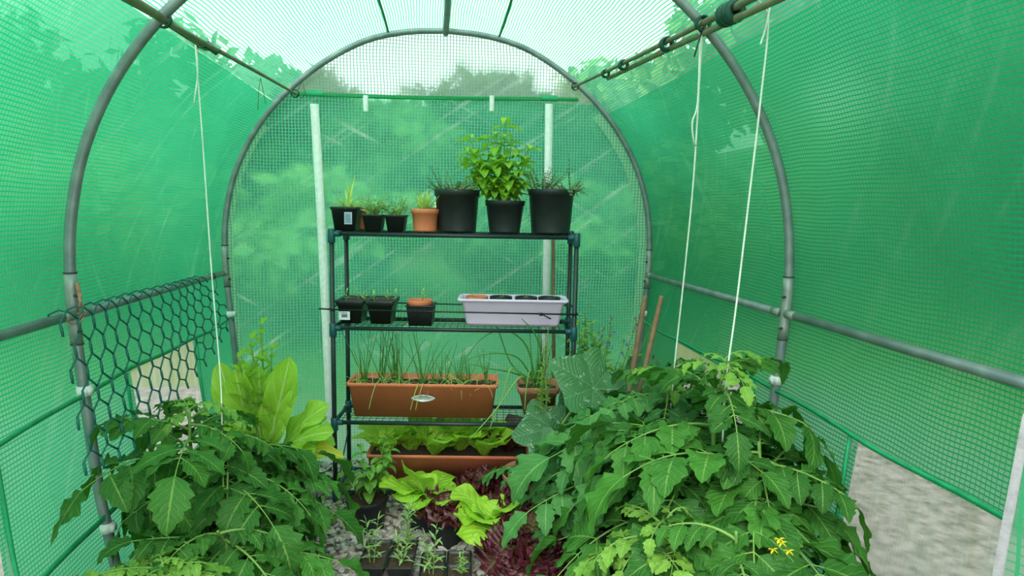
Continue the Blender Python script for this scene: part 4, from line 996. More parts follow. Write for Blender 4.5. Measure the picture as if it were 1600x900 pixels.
zt = roundpot(r, c3, 0.052, 0.080, c3.z, 'terracotta', 0.024, 0.80); fm = MB(); sm = MB(); herb(fm, sm, (c3.x + 0.008, c3.y, zt), 2, 0.052, 0.01, 0.026, 0.009, 91, pairs=3, rr=0.0015); finish(r, fm, 'seedling_pale', sm)
a, c = mid_item(716, 886, 485, 0.095); r = thing('lilac_trough', 'Pale lilac plastic trough full of round pots at the right of the middle shelf', 'planter', c)
LW = sa(888, 465, 0.02) - sa(713, 465, 0.02)
b = MB(); hh = 0.112; dd = 0.165
def tr(w_, d_, z, rad=0.015): return orient(rrect(w_, d_, z, rad, 4), tuple(c), U2)
b.loft([tr(LW - 0.085, dd - 0.06, 0.002), tr(LW - 0.078, dd - 0.055, 0), tr(LW - 0.070, dd - 0.048, 0.012), tr(LW - 0.034, dd - 0.020, hh - 0.014), tr(LW - 0.020, dd - 0.010, hh - 0.010), tr(LW, dd, hh - 0.008), tr(LW, dd, hh), tr(LW - 0.02, dd - 0.012, hh + 0.002), tr(LW - 0.036, dd - 0.022, hh - 0.004), tr(LW - 0.075, dd - 0.052, 0.006), tr(0.3, 0.06, 0.006)], True, True)
b.build('trough', M['lilac'], r, off=c)
for i, (ox, mt, lb) in enumerate(((-0.150, 'terracotta', 'Terracotta round pot inside the lilac trough, leftmost'), (-0.050, 'black_plastic', 'Black round pot inside the lilac trough beside the terracotta one'), (0.055, 'black_plastic', 'Black round pot inside the lilac trough, second from the right'), (0.152, 'black_plastic', 'Black round pot inside the lilac trough, rightmost'))):
    q = c + SU * ox + Vector((0, 0, 0.008)); rr_ = thing('small_round_pot', lb, 'potted plant', q, 'pots in the lilac trough')
    zt = roundpot(rr_, q, 0.047, hh + 0.000 - 0.004, q.z, mt, 0.014, 0.78, 0.9); fm = MB(); sm = MB(); herb(fm, sm, (q.x + 0.01 * i - 0.01, q.y, zt), 1 if i != 1 else 2, 0.035, 0.015, 0.016, 0.008, 120 + i, pairs=2, rr=0.001); finish(rr_, fm, 'seedling', sm)

# --- low tier: long terracotta trough of spring onions
a0 = sa(541, 620, 0.02); a1 = sa(778, 620, 0.02); LW = a1 - a0; c = sp((a0 + a1) / 2, 0.105, T1)
r = thing('terracotta_trough', 'Long terracotta trough of spring onions with a silver plaque on the low shelf', 'planter', c)
hh = 0.150; dd = 0.175
zt = boxpot(r, tuple(c), LW, dd, hh, 0.78, 'terracotta', 0.016, 0.006, 0.84, 0.012, U2, 'trough')
b = MB(); q = c - SN * 0.0825 + SU * (sa(661, 618, 0.02) - (a0 + a1) / 2) + Vector((0, 0, 0.088)); n = 24
ring = lambda k, o: [tuple(q + SU * (0.050 * k * math.cos(t) ) + Vector((0, 0, 0.0155 * k * math.sin(t) * (1 - 0.25 * abs(math.cos(t))))) - SN * o) for t in np.linspace(0, 2 * PI, n, endpoint=False)]
b.loft([ring(1, -0.004), ring(1, 0.001), ring(0.88, 0.003), ring(0.8, 0.0015)], True, True); pl = b.build('plaque', M['silver'], r, off=c); tag(pl, 'silver oval plaque with faint embossed scroll')
b = MB()
for k in range(3): b.tube([q - SN * 0.0028 + SU * (-0.022 + 0.02 * k + 0.012 * math.cos(t)) + Vector((0, 0, 0.005 * math.sin(2 * t))) for t in np.linspace(0, 6, 14)], 0.0006, 5)
b.build('embossing', M['steel_joint'], pl, off=c)
fm = MB(); g = random.Random(5)
for k in range(10):
    x = -LW / 2 + 0.05 + (LW - 0.1) * k / 9 + g.uniform(-0.02, 0.02); q = c + SU * x + SN * g.uniform(-0.03, 0.04)
    H = 0.26 if k < 5 else 0.17
    blades(fm, (q.x, q.y, zt), 9 if k < 5 else 7, H, 0.012, 0.012, 0, 200 + k, 0.35, 0.5, 0.0022)
finish(r, fm, 'grassy', fname='onion_blades')
fm = MB()
for k in range(26):
    x = -LW / 2 + 0.03 + (LW - 0.06) * g.random(); q = c + SU * x + SN * g.uniform(-0.07, 0.04); blades(fm, (q.x, q.y, zt), 4, 0.12, 0.015, 0.01, 0, 300 + k, 2.0, 1.4, 0.0012)
for (x, y_) in ((-0.19, 0), (-0.02, 0), (0.0, 0)):
    q = c + SU * x - SN * 0.07 + Vector((0, 0, hh * 0.9)); pts = [q, q - SN * 0.03 + Vector((0.005, 0, 0.02)), q - SN * 0.045 + Vector((-0.01, 0, -0.03)), q - SN * 0.035 + Vector((-0.025, 0, -0.09))]; fm.tube(catmull([tuple(p) for p in pts], 5), 0.0016, 5)
tag(fm.build('pale_blades', M['seedling_pale'], r, off=c), 'thin pale straw coloured blades drooping over the rim')
# weathered terracotta pot of chives / onions
ac = sa(840, 620, 0.10); c = sp(ac, 0.10, T1); r = thing('onion_pot', 'Weathered square terracotta pot of long arching onion leaves, right of the long trough', 'potted plant', c)
zt = boxpot(r, tuple(c), 0.185, 0.165, 0.140, 0.66, 'old_terracotta', 0.030, 0.006, 0.82, 0.025, U2)
fm = MB(); blades(fm, (c.x, c.y, zt), 16, 0.26, 0.03, 0.03, 0, 401, 0.25, 0.3, 0.0034)
def arch(P, r0=0.0035, rr=0.4):
    pts = catmull([tuple(p) for p in P], 8); k = len(pts); fm.tube(pts, [r0 * (1 - 0.7 * i / (k - 1)) + 0.0004 for i in range(k)], 7, False, r=rr)
Y0 = c.y
arch([at(838, 600, Y0), at(822, 540, Y0 - 0.02), at(788, 516, Y0 - 0.05), at(752, 530, Y0 - 0.06), at(722, 568, Y0 - 0.06)])
arch([at(836, 598, Y0), at(810, 560, Y0 - 0.04), at(775, 552, Y0 - 0.06), at(735, 560, Y0 - 0.07), at(716, 578, Y0 - 0.07)])
arch([at(838, 598, Y0), at(800, 582, Y0 - 0.05), at(765, 576, Y0 - 0.08), at(735, 570, Y0 - 0.08), at(708, 585, Y0 - 0.08)])
arch([at(832, 600, Y0), at(846, 560, Y0 - 0.08), at(835, 520, Y0 - 0.13), at(815, 498, Y0 - 0.15)], 0.004)
arch([at(840, 600, Y0), at(800, 570, Y0 + 0.02), at(780, 520, Y0 + 0.0), at(768, 500, Y0)])
finish(r, fm, 'grassy', fname='onion_blades')
fm = MB()
arch([at(838, 606, Y0 - 0.02), at(846, 575, Y0 - 0.10), at(848, 640, Y0 - 0.14), at(846, 690, Y0 - 0.15), at(830, 720, Y0 - 0.16)], 0.0045)
arch([at(842, 606, Y0 - 0.02), at(852, 590, Y0 - 0.11), at(853, 660, Y0 - 0.15), at(843, 702, Y0 - 0.16), at(850, 716, Y0 - 0.17)], 0.0045)
arch([at(830, 606, Y0 - 0.02), at(812, 590, Y0 - 0.10), at(775, 640, Y0 - 0.14), at(735, 685, Y0 - 0.15)], 0.0048)
arch([at(828, 606, Y0 - 0.02), at(800, 575, Y0 - 0.10), at(785, 620, Y0 - 0.13), at(765, 670, Y0 - 0.14)], 0.0045)
arch([at(835, 606, Y0 - 0.02), at(828, 580, Y0 - 0.10), at(822, 610, Y0 - 0.11), at(820, 640, Y0 - 0.12)], 0.004)
tag(fm.build('drooping_blades', M['grassy_pale'], r, off=c), 'pale onion leaves bent over and hanging in front of the pot')

# --- bottom tier: terracotta trough of lettuce
a0 = sa(572, 745, 0.02); LW = 0.68; c = sp(a0 + LW / 2, 0.10, TZ[0] + 0.0095)
r = thing('lettuce_trough', 'Terracotta trough of bright lettuces on the bottom tier of the rack', 'planter', c)
zt = boxpot(r, tuple(c), LW, 0.18, 0.150, 0.80, 'terracotta', 0.016, 0.005, 0.86, 0.012, U2, 'trough')
for k in range(6):
    q = c + SU * (-LW / 2 + 0.07 + 0.105 * k) + SN * (0.03 if k % 2 else -0.02); fm = MB()
    rosette(fm, (q.x, q.y, zt - 0.005), 12, (0.22, 0.19, 0.27, 0.27, 0.23, 0.20)[k], 0.12, o_fan, 0.9, 0.12, 0.30, 2.2, 1.0, 1.45, 500 + k, 9, 3)
    fm.build('lettuce_plant', M['lettuce'] if k != 5 else M['red_lettuce'], r, off=c)

# ------------------------------------------------------------------ courgette
def palm(fm, c, nrm, fwd_, R, seed, cup=0.18, r=0.5):
    """five lobed squash leaf: c = stalk joint, fwd_ = direction of the tip"""
    g = random.Random(seed); N_ = Vector(nrm).normalized(); D = Vector(fwd_); D = (D - N_ * D.dot(N_)).normalized(); S_ = D.cross(N_)
    nt_, nr = 84, 8; V = []; UV = []; ph = g.random() * 6
    for i in range(nr + 1):
        q = i / nr
        for j in range(nt_):
            th = 2 * PI * j / nt_ - PI                                    # 0 = tip
            lob = 1.0 - 0.27 * abs(math.sin(th * 5 / 2)) ** 1.2
            notch = 1 - 0.72 * math.exp(-((PI - abs(th)) / 0.30) ** 2)
            saw = 1 + 0.035 * ((th * 24 / PI) % 1.0)
            rad = R * q * (1 - (1 - lob * notch * saw) * q ** 1.5) * (1.0 + 0.30 * math.cos(th))
            x, y = rad * math.sin(th), rad * math.cos(th)
            z = cup * rad * rad / R * 0.9 - 0.13 * R * q * q * (y / R + 0.3) + 0.05 * R * q * abs(math.sin(th * 3.5)) + 0.06 * R * q ** 2 * math.sin(3 * th + ph) + 0.02 * R * q ** 3 * math.sin(13 * th + ph)
            p = Vector(c) + S_ * x + D * (y + R * 0.0) + N_ * z; V.append(tuple(p)); UV.append((x / R, y / R))
    fm.grid(np.array(V).reshape(nr + 1, nt_, 3), UV, r, True)
cb = ground(930, 800); cb = Vector((0.34, 2.36, 0))
r = thing('courgette_plant', 'Courgette plant with big silver flecked lobed leaves in front of the rack', 'vegetable plant', cb)
roundpot(r, cb, 0.13, 0.22, 0, 'old_terracotta', 0.03)
sm = MB(); CL = [((928, 606), 2.30, (0.25, -0.80, 0.60), (-0.80, 0.1, 0.50), 0.150, 0.6), ((862, 668), 2.36, (-0.1, -0.75, 0.7), (-0.6, -0.3, 0.1), 0.125, 0.3), ((884, 712), 2.26, (-0.05, -0.55, 0.85), (-0.8, -0.2, 0.0), 0.130, 0.6),
                 ((905, 660), 2.40, (0.3, -0.85, 0.4), (-0.2, -0.1, 0.8), 0.12, 0.0), ((1000, 615), 2.62, (0.1, -0.85, 0.5), (0.75, 0.2, 0.4), 0.15, 0.5), ((965, 650), 2.25, (0.1, -0.5, 0.85), (-0.8, -0.1, 0.2), 0.10, 0.9),
                 ((1075, 640), 2.50, (-0.1, -0.7, 0.7), (0.2, 0.2, 0.5), 0.13, 0.3), ((905, 745), 2.22, (0.1, -0.8, 0.4), (-0.3, -0.2, -0.6), 0.10, 0.2), ((1000, 670), 2.40, (0, -0.7, 0.7), (-0.2, 0.2, 0.4), 0.13, 0.2)]
for i, (pp, Y, nr_, fd, R_, rv) in enumerate(CL):
    q = at(pp[0], pp[1], Y); fm = MB(); palm(fm, q, nr_, fd, R_, 600 + i, 0.15, rv); squeeze(fm); fm.build('leaf', M['courgette'], r, off=cb)
    s0 = cb + Vector((0.01 * (i % 3) - 0.01, 0.01 * (i % 2), 0.18)); sm.tube(catmull([tuple(s0), tuple(s0.lerp(q, 0.5) + Vector((0, 0, 0.05))), tuple(q)], 6), 0.006, 8)
squeeze(sm); sm.build('leaf_stalk', M['stem'], r, off=cb)
# small tomato seedling beside it (px 770-840, y 700-740)
q = at(800, 735, 2.42)
tomato('Small tomato seedling with pointed leaves just right of the lettuce trough', (q.x + 0.08, 2.36), (q.x + 0.07, 2.34, 0.27), 7, 0.17, 31, 'tomato_grey', ('pot', 0.065, 0.11), (), 0.5, None, 0, stemr=0.004, name='tomato_seedling')

# flowering herb in the right back corner
hb = Vector((0.62, 2.74, 0)); r = thing('flowering_herb', 'Tall herb with blue flowers and brown seed heads in the back right corner', 'herb', hb)
zt = roundpot(r, hb, 0.12, 0.2, 0); fm = MB(); sm = MB(); bf = MB(); sh = MB(); g = random.Random(9)
for (tx, ty) in ((915, 480), (905, 500), (925, 505), (940, 515), (932, 540), (920, 545), (975, 535), (985, 560), (968, 575), (995, 500), (1022, 500), (1027, 560), (955, 498), (950, 530), (900, 520), (940, 560), (908, 515), (918, 530), (930, 525), (912, 560), (925, 570), (938, 535), (903, 545), (915, 500), (950, 575), (985, 585)):
    tip = at(tx, ty, 2.72 + g.uniform(-0.08, 0.08)); p0 = hb + Vector((g.uniform(-0.06, 0.06), g.uniform(-0.03, 0.03), zt)); S = [Vector(v) for v in catmull([tuple(p0), tuple(p0.lerp(tip, 0.55) + Vector(((tip.x - p0.x) * 0.12, 0, 0.03))), tuple(tip)], 8)]
    sm.tube(S, 0.002, 5, False)
    for j in range(14):
        t = 0.35 + 0.65 * j / 13; q = S[int(t * (len(S) - 1))]; az = g.uniform(0, 6.3); l = 0.085 * (1.1 - 0.5 * t)
        if tx > 945 and t > 0.7: continue
        leaf(fm, q, (math.cos(az), math.sin(az), g.uniform(0.1, 0.9)), l, l * 0.42, o_ovate, g.uniform(0.3, 1.4), 0.2, 0.05, 2, n=6, k=1, r=g.random())
    if tx > 935:
        for j in range(7):
            q = tip + Vector((g.uniform(-0.02, 0.02), g.uniform(-0.015, 0.015), g.uniform(-0.06, 0.015))); tgt = bf if (j % 3 == 0 and tx < 1015) else sh
            for k in range(5):
                a_ = k * 1.257; leaf(tgt, q, (math.cos(a_), g.uniform(-0.5, 0), math.sin(a_)), 0.010, 0.008, o_ovate, 0.2, 0.1, n=3, k=1)
finish(r, fm, 'borage', sm); tag(bf.build('blue_flowers', M['blue_flower'], r, off=hb), 'small blue petals'); tag(sh.build('seed_heads', M['seedhead'], r, off=hb), 'reddish brown seed heads')
# leafy tall stem in front of the rack's right post (855, 500-600)
hb2 = Vector((0.36, 2.46, 0)); r = thing('tarragon_plant', 'Slender pale green herb rising in front of the right post of the rack', 'herb', hb2)
zt = roundpot(r, hb2, 0.055, 0.10, 0); fm = MB(); sm = MB()
for (tx, ty) in ((857, 512), (852, 540), (865, 560), (847, 575)):
    tip = at(tx, ty, 2.36); p0 = hb2 + Vector((0, 0, 0.09)); S = [Vector(v) for v in catmull([tuple(p0), tuple(p0.lerp(tip, 0.6) + Vector((0, 0, 0.02))), tuple(tip)], 8)]; sm.tube(S, 0.002, 5, False)
    for j in range(22):
        t = 0.55 + 0.45 * j / 21; q = S[int(t * (len(S) - 1))]; az = j * 2.4; l = 0.05 * (1.2 - 0.6 * t); leaf(fm, q, (math.cos(az), math.sin(az), 0.6), l, l * 0.22, o_lance, 0.9, 0.2, n=5, k=1)
finish(r, fm, 'borage', sm)

# stakes
cane('garden_stake', Vector((0.66, 2.42, 0.0)), at(1008, 462, 2.62), 0.0125, 0.0105, 'Brown bamboo stake standing upright beside the far right hoop', 'stake', 0.2)
cane('garden_stake', Vector((0.60, 2.25, 0.0)), at(1034, 463, 2.36), 0.0115, 0.0095, 'Brown bamboo stake leaning to the right, in front of the other stake', 'stake', 0.2)
cane('garden_stake', at(868, 690, 2.86) * 1.0 - Vector((0, 0, 0.20)), at(864, 372, 2.95), 0.009, 0.008, 'Grey brown stake behind the rack beside the right zip', 'stake', 0.2)

# ------------------------------------------------------------------ lettuces and pots on the gravel
def lettuce(label, c, pr, ph, n, L, W_, mat, seed, out=o_fan, droop=0.9, fold=0.12, ruf=0.3, rk=2.2, e0=0.35, e1=1.3, name='lettuce', nn=11, k=4, dz=0.0, extra=()):
    r = thing(name, label, 'lettuce', (c[0], c[1], 0)); zt = roundpot(r, c, pr, ph, 0, 'black_plastic', 0.016, 0.8, 0.9); fm = MB()
    rosette(fm, (c[0], c[1], zt + dz), n, L, W_, out, droop, fold, ruf, rk, e0, e1, seed, nn, k)
    for (tip, w_) in extra:
        p0 = Vector((c[0], c[1], zt + dz)); v = Vector(tip) - p0; l = v.length; v2 = v + Vector((0, 0, l * 0.4)); leaf(fm, p0, v2, l * 1.05, w_, o_fan, 0.8, 0.1, 0.25, 1.5, n=12, k=4)
    squeeze(fm); fm.build('foliage', M[mat], r, off=r.location); return r
# basil-like plant, left
c = ground(571, 838); c.y += 0.07
r = thing('basil_plant', 'Green basil in a black pot on the gravel beside the left foot of the rack', 'potted plant', (c.x, c.y, 0)); zt = roundpot(r, c, 0.082, 0.125, 0, 'black_plastic', 0.016, 0.78, 0.9)
fm = MB(); sm = MB(); g = random.Random(77)
for i in range(10):
    a = g.uniform(0, 6.3); p0 = Vector((c.x + 0.02 * math.cos(a), c.y + 0.02 * math.sin(a), zt)); tip = p0 + Vector((0.07 * math.cos(a), 0.06 * math.sin(a), g.uniform(0.13, 0.22)))
    S = [Vector(v) for v in catmull([tuple(p0), tuple(p0.lerp(tip, 0.5)), tuple(tip)], 6)]; sm.tube(S, 0.002, 5, False)
    for j in range(5):
        q = S[int((0.4 + 0.6 * j / 4) * (len(S) - 1))]; az = j * PI / 2 + a
        for s in (0, PI):
            l = g.uniform(0.04, 0.06) * (0.7 if j == 4 else 1); leaf(fm, q, (math.cos(az + s), math.sin(az + s), 0.3), l, l * 0.62, o_ovate, g.uniform(1.0, 2.0), 0.35, 0.06, 2, n=8, k=2, r=g.random())
finish(r, fm, 'basil_dark', sm)
c = ground(668, 838); c = Vector((c.x - 0.0, c.y + 0.08, 0))
lettuce('Bright green lettuce with broad flat leaves behind the seedling trays', (c.x, c.y), 0.085, 0.13, 7, 0.19, 0.16, 'lettuce', 701, e0=0.35, e1=1.2, ruf=0.12, extra=[(at(625, 775, 2.25), 0.13), (at(600, 752, 2.3), 0.13), (at(650, 715, 2.35), 0.15), (at(650, 790, 2.2), 0.10)])
c = ground(702, 862); c = Vector((c.x - 0.01, c.y + 0.07, 0))
lettuce('Small red frilly lettuce in a black pot behind the right seedling tray', (c.x, c.y), 0.068, 0.115, 20, 0.14, 0.14, 'red_lettuce', 702, ruf=0.55, rk=4.5, e0=0.45, e1=1.45, nn=18, k=4)
c = ground(770, 885); c = Vector((c.x, c.y + 0.075, 0))
lettuce('Bright green butterhead lettuce in a black pot beside the red lettuces', (c.x, c.y), 0.075, 0.13, 13, 0.165, 0.165, 'lettuce', 703, ruf=0.22, rk=2.0, e0=0.15, e1=1.45, droop=1.0, extra=[(at(735, 848, 2.02), 0.15), (at(715, 758, 2.25), 0.12), (at(800, 775, 2.1), 0.12)])
c = ground(745, 812); c = Vector((c.x + 0.02, c.y + 0.03, 0))
lettuce('Dark red brown lettuce in front of the lettuce trough', (c.x, c.y), 0.07, 0.12, 20, 0.14, 0.14, 'red_lettuce', 704, ruf=0.5, rk=4.5, e0=0.4, e1=1.4, nn=16, k=4)
c = Vector((0.265, 1.98, 0))
lettuce('Large dark red frilly lettuce at the bottom edge of the photo', (c.x, c.y), 0.09, 0.13, 38, 0.185, 0.19, 'red_lettuce', 705, ruf=0.42, rk=8, e0=-0.1, e1=1.4, droop=1.1, nn=40, k=6, dz=0.02)
c = Vector((0.30, 2.20, 0))
lettuce('Dark red lettuce behind the large one, under the tomato leaves', (c.x, c.y), 0.08, 0.13, 22, 0.18, 0.18, 'red_lettuce', 706, ruf=0.5, rk=4.5, e0=0.3, e1=1.4, nn=18, k=4)

# seedling trays
def tray(label, c, nx, ny, cw, ang, seed, plants):
    r = thing('seedling_tray', label, 'seedling tray', (c[0], c[1], 0)); u = (math.cos(ang), math.sin(ang))
    def L2(x, y): return (c[0] + u[0] * x - u[1] * y, c[1] + u[1] * x + u[0] * y)
    for i in range(nx):
        for j in range(ny):
            x, y = L2((i - (nx - 1) / 2) * cw, (j - (ny - 1) / 2) * cw); boxpot(r, (x, y, 0), cw * 0.985, cw * 0.985, 0.068, 0.72, 'black_plastic', 0.006, 0.003, 0.86, 0.006, u, 'module', 'soil')
    g = random.Random(seed)
    for (i, j, h, ll, n) in plants:
        x, y = L2((i - (nx - 1) / 2) * cw, (j - (ny - 1) / 2) * cw); fm = MB(); sm = MB(); herb(fm, sm, (x, y, 0.057), n, h, 0.02, ll, ll * 0.2, seed + i * 7 + j * 3, pairs=7, droop=1.0, rr=0.0016, curve=0.2, e=0.7, mn=0.12)
        so = sm.build('seedling_stem', M['stem'], r, off=r.location); fm.build('seedling_leaves', M['seedling'], so, off=r.location)
tray('Black module tray of grey green herb seedlings, left of the two at the bottom', (ground(608, 868, 0.06).x, ground(608, 868, 0.06).y, 0), 2, 2, 0.092, -0.10, 801, [(0, 0, 0.15, 0.055, 2), (1, 1, 0.17, 0.06, 3), (1, 0, 0.09, 0.05, 2), (0, 1, 0.05, 0.03, 1)])
tray('Black module tray of sparse seedlings, right of the two at the bottom', (ground(697, 885, 0.06).x, ground(697, 885, 0.06).y, 0), 2, 2, 0.086, -0.05, 815, [(0, 0, 0.18, 0.055, 2), (1, 0, 0.07, 0.035, 3), (0, 1, 0.05, 0.03, 1)])

# ------------------------------------------------------------------ tomatoes, right
E_ = lambda px, py, Y: tuple(at(px, py, Y))
tomato('Tallest tomato plant tied to the near string on the right, light drooping top', (0.70, 1.72), tuple(at(1134, 560, 1.60)), 9, 0.30, 1001, 'tomato', ('bag', 0.14, 0.22), [(E_(1190, 640, 1.55), 0.97, 0.6), (E_(1085, 600, 1.62), 0.97, 0.6)], 0.35, None, 7, stemr=0.009, el=0.45)
tomato('Large bushy tomato plant filling the middle of the right side', (0.62, 1.66), tuple(at(1100, 695, 1.62)), 16, 0.33, 1002, 'tomato', ('bag', 0.15, 0.22), [(E_(1060, 830, 1.42), 0.8, 0.4), (E_(1130, 860, 1.4), 0.8, 0.4)], 0.25, None, 0, stemr=0.009)
tomato('Tomato plant nearest the right wall with dark leaves and yellow flowers', (0.80, 1.50), tuple(at(1185, 690, 1.50)), 13, 0.34, 1003, 'tomato', ('bag', 0.12, 0.22), [(E_(1290, 770, 1.42), 0.9, 0.25), (E_(1190, 850, 1.32), 0.95, 0.5), (E_(1240, 850, 1.38), 0.9, 0.5)], 0.3, None, 0, [E_(1226, 842, 1.22), E_(1216, 858, 1.24)], stemr=0.009)
tomato('Tomato plant behind the others beside the two brown stakes', (0.70, 2.12), tuple(at(1045, 590, 2.05)), 17, 0.34, 1004, 'tomato_grey', ('bag', 0.14, 0.22), [(E_(985, 660, 1.95), 0.8, 0.3), (E_(1100, 560, 2.1), 0.95, 0.2)], 0.35, None, 4)
tomato('Bluish green tomato plant arching left over the red lettuces', (0.52, 2.00), tuple(at(1000, 705, 1.88)), 12, 0.25, 1005, 'tomato_grey', ('bag', 0.14, 0.22), [(E_(800, 795, 1.85), 0.6, 0.2, 0.8), (E_(850, 735, 1.9), 0.85, 0.25), (E_(900, 770, 1.75), 0.85, 0.3)], 0.35, None, 0)
tomato('Young light green tomato shoots in front at the bottom right', (0.40, 1.40), tuple(at(1050, 800, 1.40)), 8, 0.14, 1006, 'tomato_young', ('pot', 0.09, 0.16), [(E_(960, 890, 1.36), 0.8, 0.3), (E_(1060, 880, 1.33), 0.9, 0.4)], 0.55, None, 4, stemr=0.006)
tomato('Tomato plant in the near right corner, cut by the bottom edge', (0.66, 1.28), tuple(at(1150, 830, 1.28)), 10, 0.28, 1007, 'tomato', ('pot', 0.11, 0.2), [], 0.4, None, 0)
# marigold
c = Vector((0.52, 1.82, 0)); r = thing('marigold_plant', 'Small orange marigold glimpsed between the tomato leaves on the right', 'flower', c)
zt = roundpot(r, c, 0.055, 0.10, 0); fm = MB(); sm = MB(); fl = MB(); g = random.Random(4)
for (tx, ty) in ((1005, 735), (997, 748), (1012, 755), (1003, 765)):
    tip = at(tx, ty, 1.70); p0 = c + Vector((0, 0, 0.09)); S = [Vector(v) for v in catmull([tuple(p0), tuple(p0.lerp(tip, 0.5)), tuple(tip)], 6)]; sm.tube(S, 0.0016, 5, False)
    for k in range(14):
        a_ = k * 2.4; leaf(fl, tip, (math.cos(a_), -0.5, math.sin(a_)), 0.016 - 0.0005 * k, 0.009, o_obov, 0.3, 0.1, n=4, k=1)
    for j in range(6): leaf(fm, S[int((0.3 + 0.1 * j) * (len(S) - 1))], (math.cos(j * 2.4), math.sin(j * 2.4), 0.4), 0.045, 0.016, o_lance, 0.6, 0.2, n=6, k=1)
finish(r, fm, 'basil_dark', sm); tag(fl.build('orange_flowers', M['orange_flower'], r, off=c), 'small orange petals')

# ------------------------------------------------------------------ tomatoes, left
tomato('Tall tomato plant on the left whose top leans before the netting window', (-0.74, 1.93), tuple(at(296, 640, 1.95)), 15, 0.32, 1101, 'tomato', ('bag', 0.13, 0.20), [(E_(232, 665, 1.95), 0.97, 0.35), (E_(215, 770, 1.85), 0.6, 0.25), (E_(185, 830, 1.72), 0.5, 0.2)], 0.2, None, 4, stemr=0.009)
tomato('Bushy dark tomato plant tied to the left string, beside the path', (-0.66, 2.02), tuple(at(345, 668, 1.97)), 14, 0.27, 1102, 'tomato', ('bag', 0.14, 0.20), [(E_(330, 830, 1.72), 0.85, 0.5), (E_(475, 850, 1.85), 0.75, 0.3), (E_(540, 795, 2.05), 0.6, 0.15)], 0.2, None, 3, stemr=0.009, el=0.1, droop=1.0)
tomato('Low tomato leaves in front of the left grow bags', (-0.62, 1.78), tuple(at(340, 830, 1.70)), 9, 0.24, 1103, 'tomato', ('bag', 0.12, 0.16), [(E_(200, 840, 1.6), 0.7, 0.2)], 0.4, None, 0)
tomato('Pale green young plant at the bottom left corner of the photo', (-0.80, 1.62), tuple(at(255, 880, 1.55)), 12, 0.17, 1104, 'tomato_young', ('pot', 0.08, 0.14), [(E_(330, 870, 1.55), 0.9, 0.2), (E_(150, 890, 1.5), 0.9, 0.2)], 0.5, None, 3, name='young_plant')

# ------------------------------------------------------------------ chard, left back
c = Vector((-0.735, 2.60, 0)); r = thing('chard_plant', 'Yellow green chard with broad white ribbed leaves in a black bag at the back left', 'vegetable plant', c)
growbag(r, c, 0.15, 0.20)
fm = MB(); ym = MB(); g = random.Random(55)
def cleaf(mb, px, py, Y, w_, dr=0.5, dx=0.0, rv=0.7, fold=0.2, up=(0.1, -1, 0.25)):
    tip = at(px, py, Y); p0 = c + Vector((dx, g.uniform(-0.03, 0.03), 0.17)); v = tip - p0; l = v.length
    v = v + Vector((0, 0, l * dr * 0.45)); leaf(mb, p0, v, l * (1 + 0.06 * dr), w_, o_chard, dr, fold, 0.32, 3.0, up, 20, 4, r=rv)
cleaf(fm, 452, 568, 2.45, 0.13, 0.15, 0.0, 0.9); cleaf(fm, 375, 570, 2.5, 0.10, 0.15, -0.03, 0.5)
cleaf(fm, 336, 572, 2.55, 0.12, 0.2, -0.05, 0.6); cleaf(fm, 360, 600, 2.42, 0.13, 0.3, -0.03, 0.8); cleaf(fm, 400, 590, 2.45, 0.12, 0.25, -0.01, 0.3)
cleaf(fm, 500, 685, 2.50, 0.13, 1.1, 0.04, 0.9, 0.1, (0, -0.3, 1)); cleaf(ym, 478, 695, 2.42, 0.09, 1.2, 0.04, 0.4, 0.1, (0, -0.3, 1)); cleaf(fm, 495, 650, 2.58, 0.08, 0.8, 0.04, 0.7, 0.1, (0, -0.4, 1)); cleaf(fm, 450, 700, 2.35, 0.13, 1.0, 0.02, 0.9, 0.1, (0, -0.5, 1))
cleaf(fm, 448, 655, 2.40, 0.13, 1.0, 0.04, 0.95, 0.15, (0, -0.6, 1)); cleaf(fm, 458, 680, 2.33, 0.13, 1.0, 0.03, 0.6, 0.15, (0, -0.6, 1)); cleaf(ym, 492, 700, 2.33, 0.09, 1.2, 0.04, 0.5, 0.1, (0, -0.4, 1)); cleaf(fm, 430, 620, 2.36, 0.13, 0.6, 0.02, 0.8, 0.2, (0.1, -1, 0.5)); cleaf(ym, 455, 730, 2.40, 0.07, 1.3, 0.03, 0.9, 0.1, (0, -0.5, 1)); cleaf(fm, 420, 640, 2.5, 0.14, 0.5, 0.0, 0.2); cleaf(fm, 345, 640, 2.45, 0.12, 0.5, -0.05, 0.4); cleaf(fm, 390, 650, 2.4, 0.12, 0.6, 0, 0.6)
sm = MB()
for (tx, ty, Yt) in ((408, 508, 2.60), (392, 530, 2.55), (425, 548, 2.62), (372, 560, 2.5)):
    tip = at(tx, ty, Yt); p0 = c + Vector((0, 0, 0.17)); S = [Vector(v) for v in catmull([tuple(p0), tuple(p0.lerp(tip, 0.5) + Vector((0.01, -0.03, 0))), tuple(tip)], 8)]; sm.tube(S, [0.006 - 0.00025 * k for k in range(len(S))], 6)
    for j in range(12):
        t = 0.45 + 0.55 * j / 11; q = S[int(t * (len(S) - 1))]; az = j * 2.4; l = 0.12 * (1.25 - 0.75 * t); leaf(fm, q, (math.cos(az) * 0.8, math.sin(az) * 0.8, 0.8), l, l * 0.42, o_ovate, 0.6, 0.3, 0.2, 2.5, n=10, k=2, r=g.random())
squeeze(fm); sm.build('stem', M['stem'], r, off=c); fm.build('foliage', M['chard'], r, off=c); squeeze(ym); tag(ym.build('yellowing_leaves', M['chard_yellow'], r, off=c), 'yellowing outer leaves')

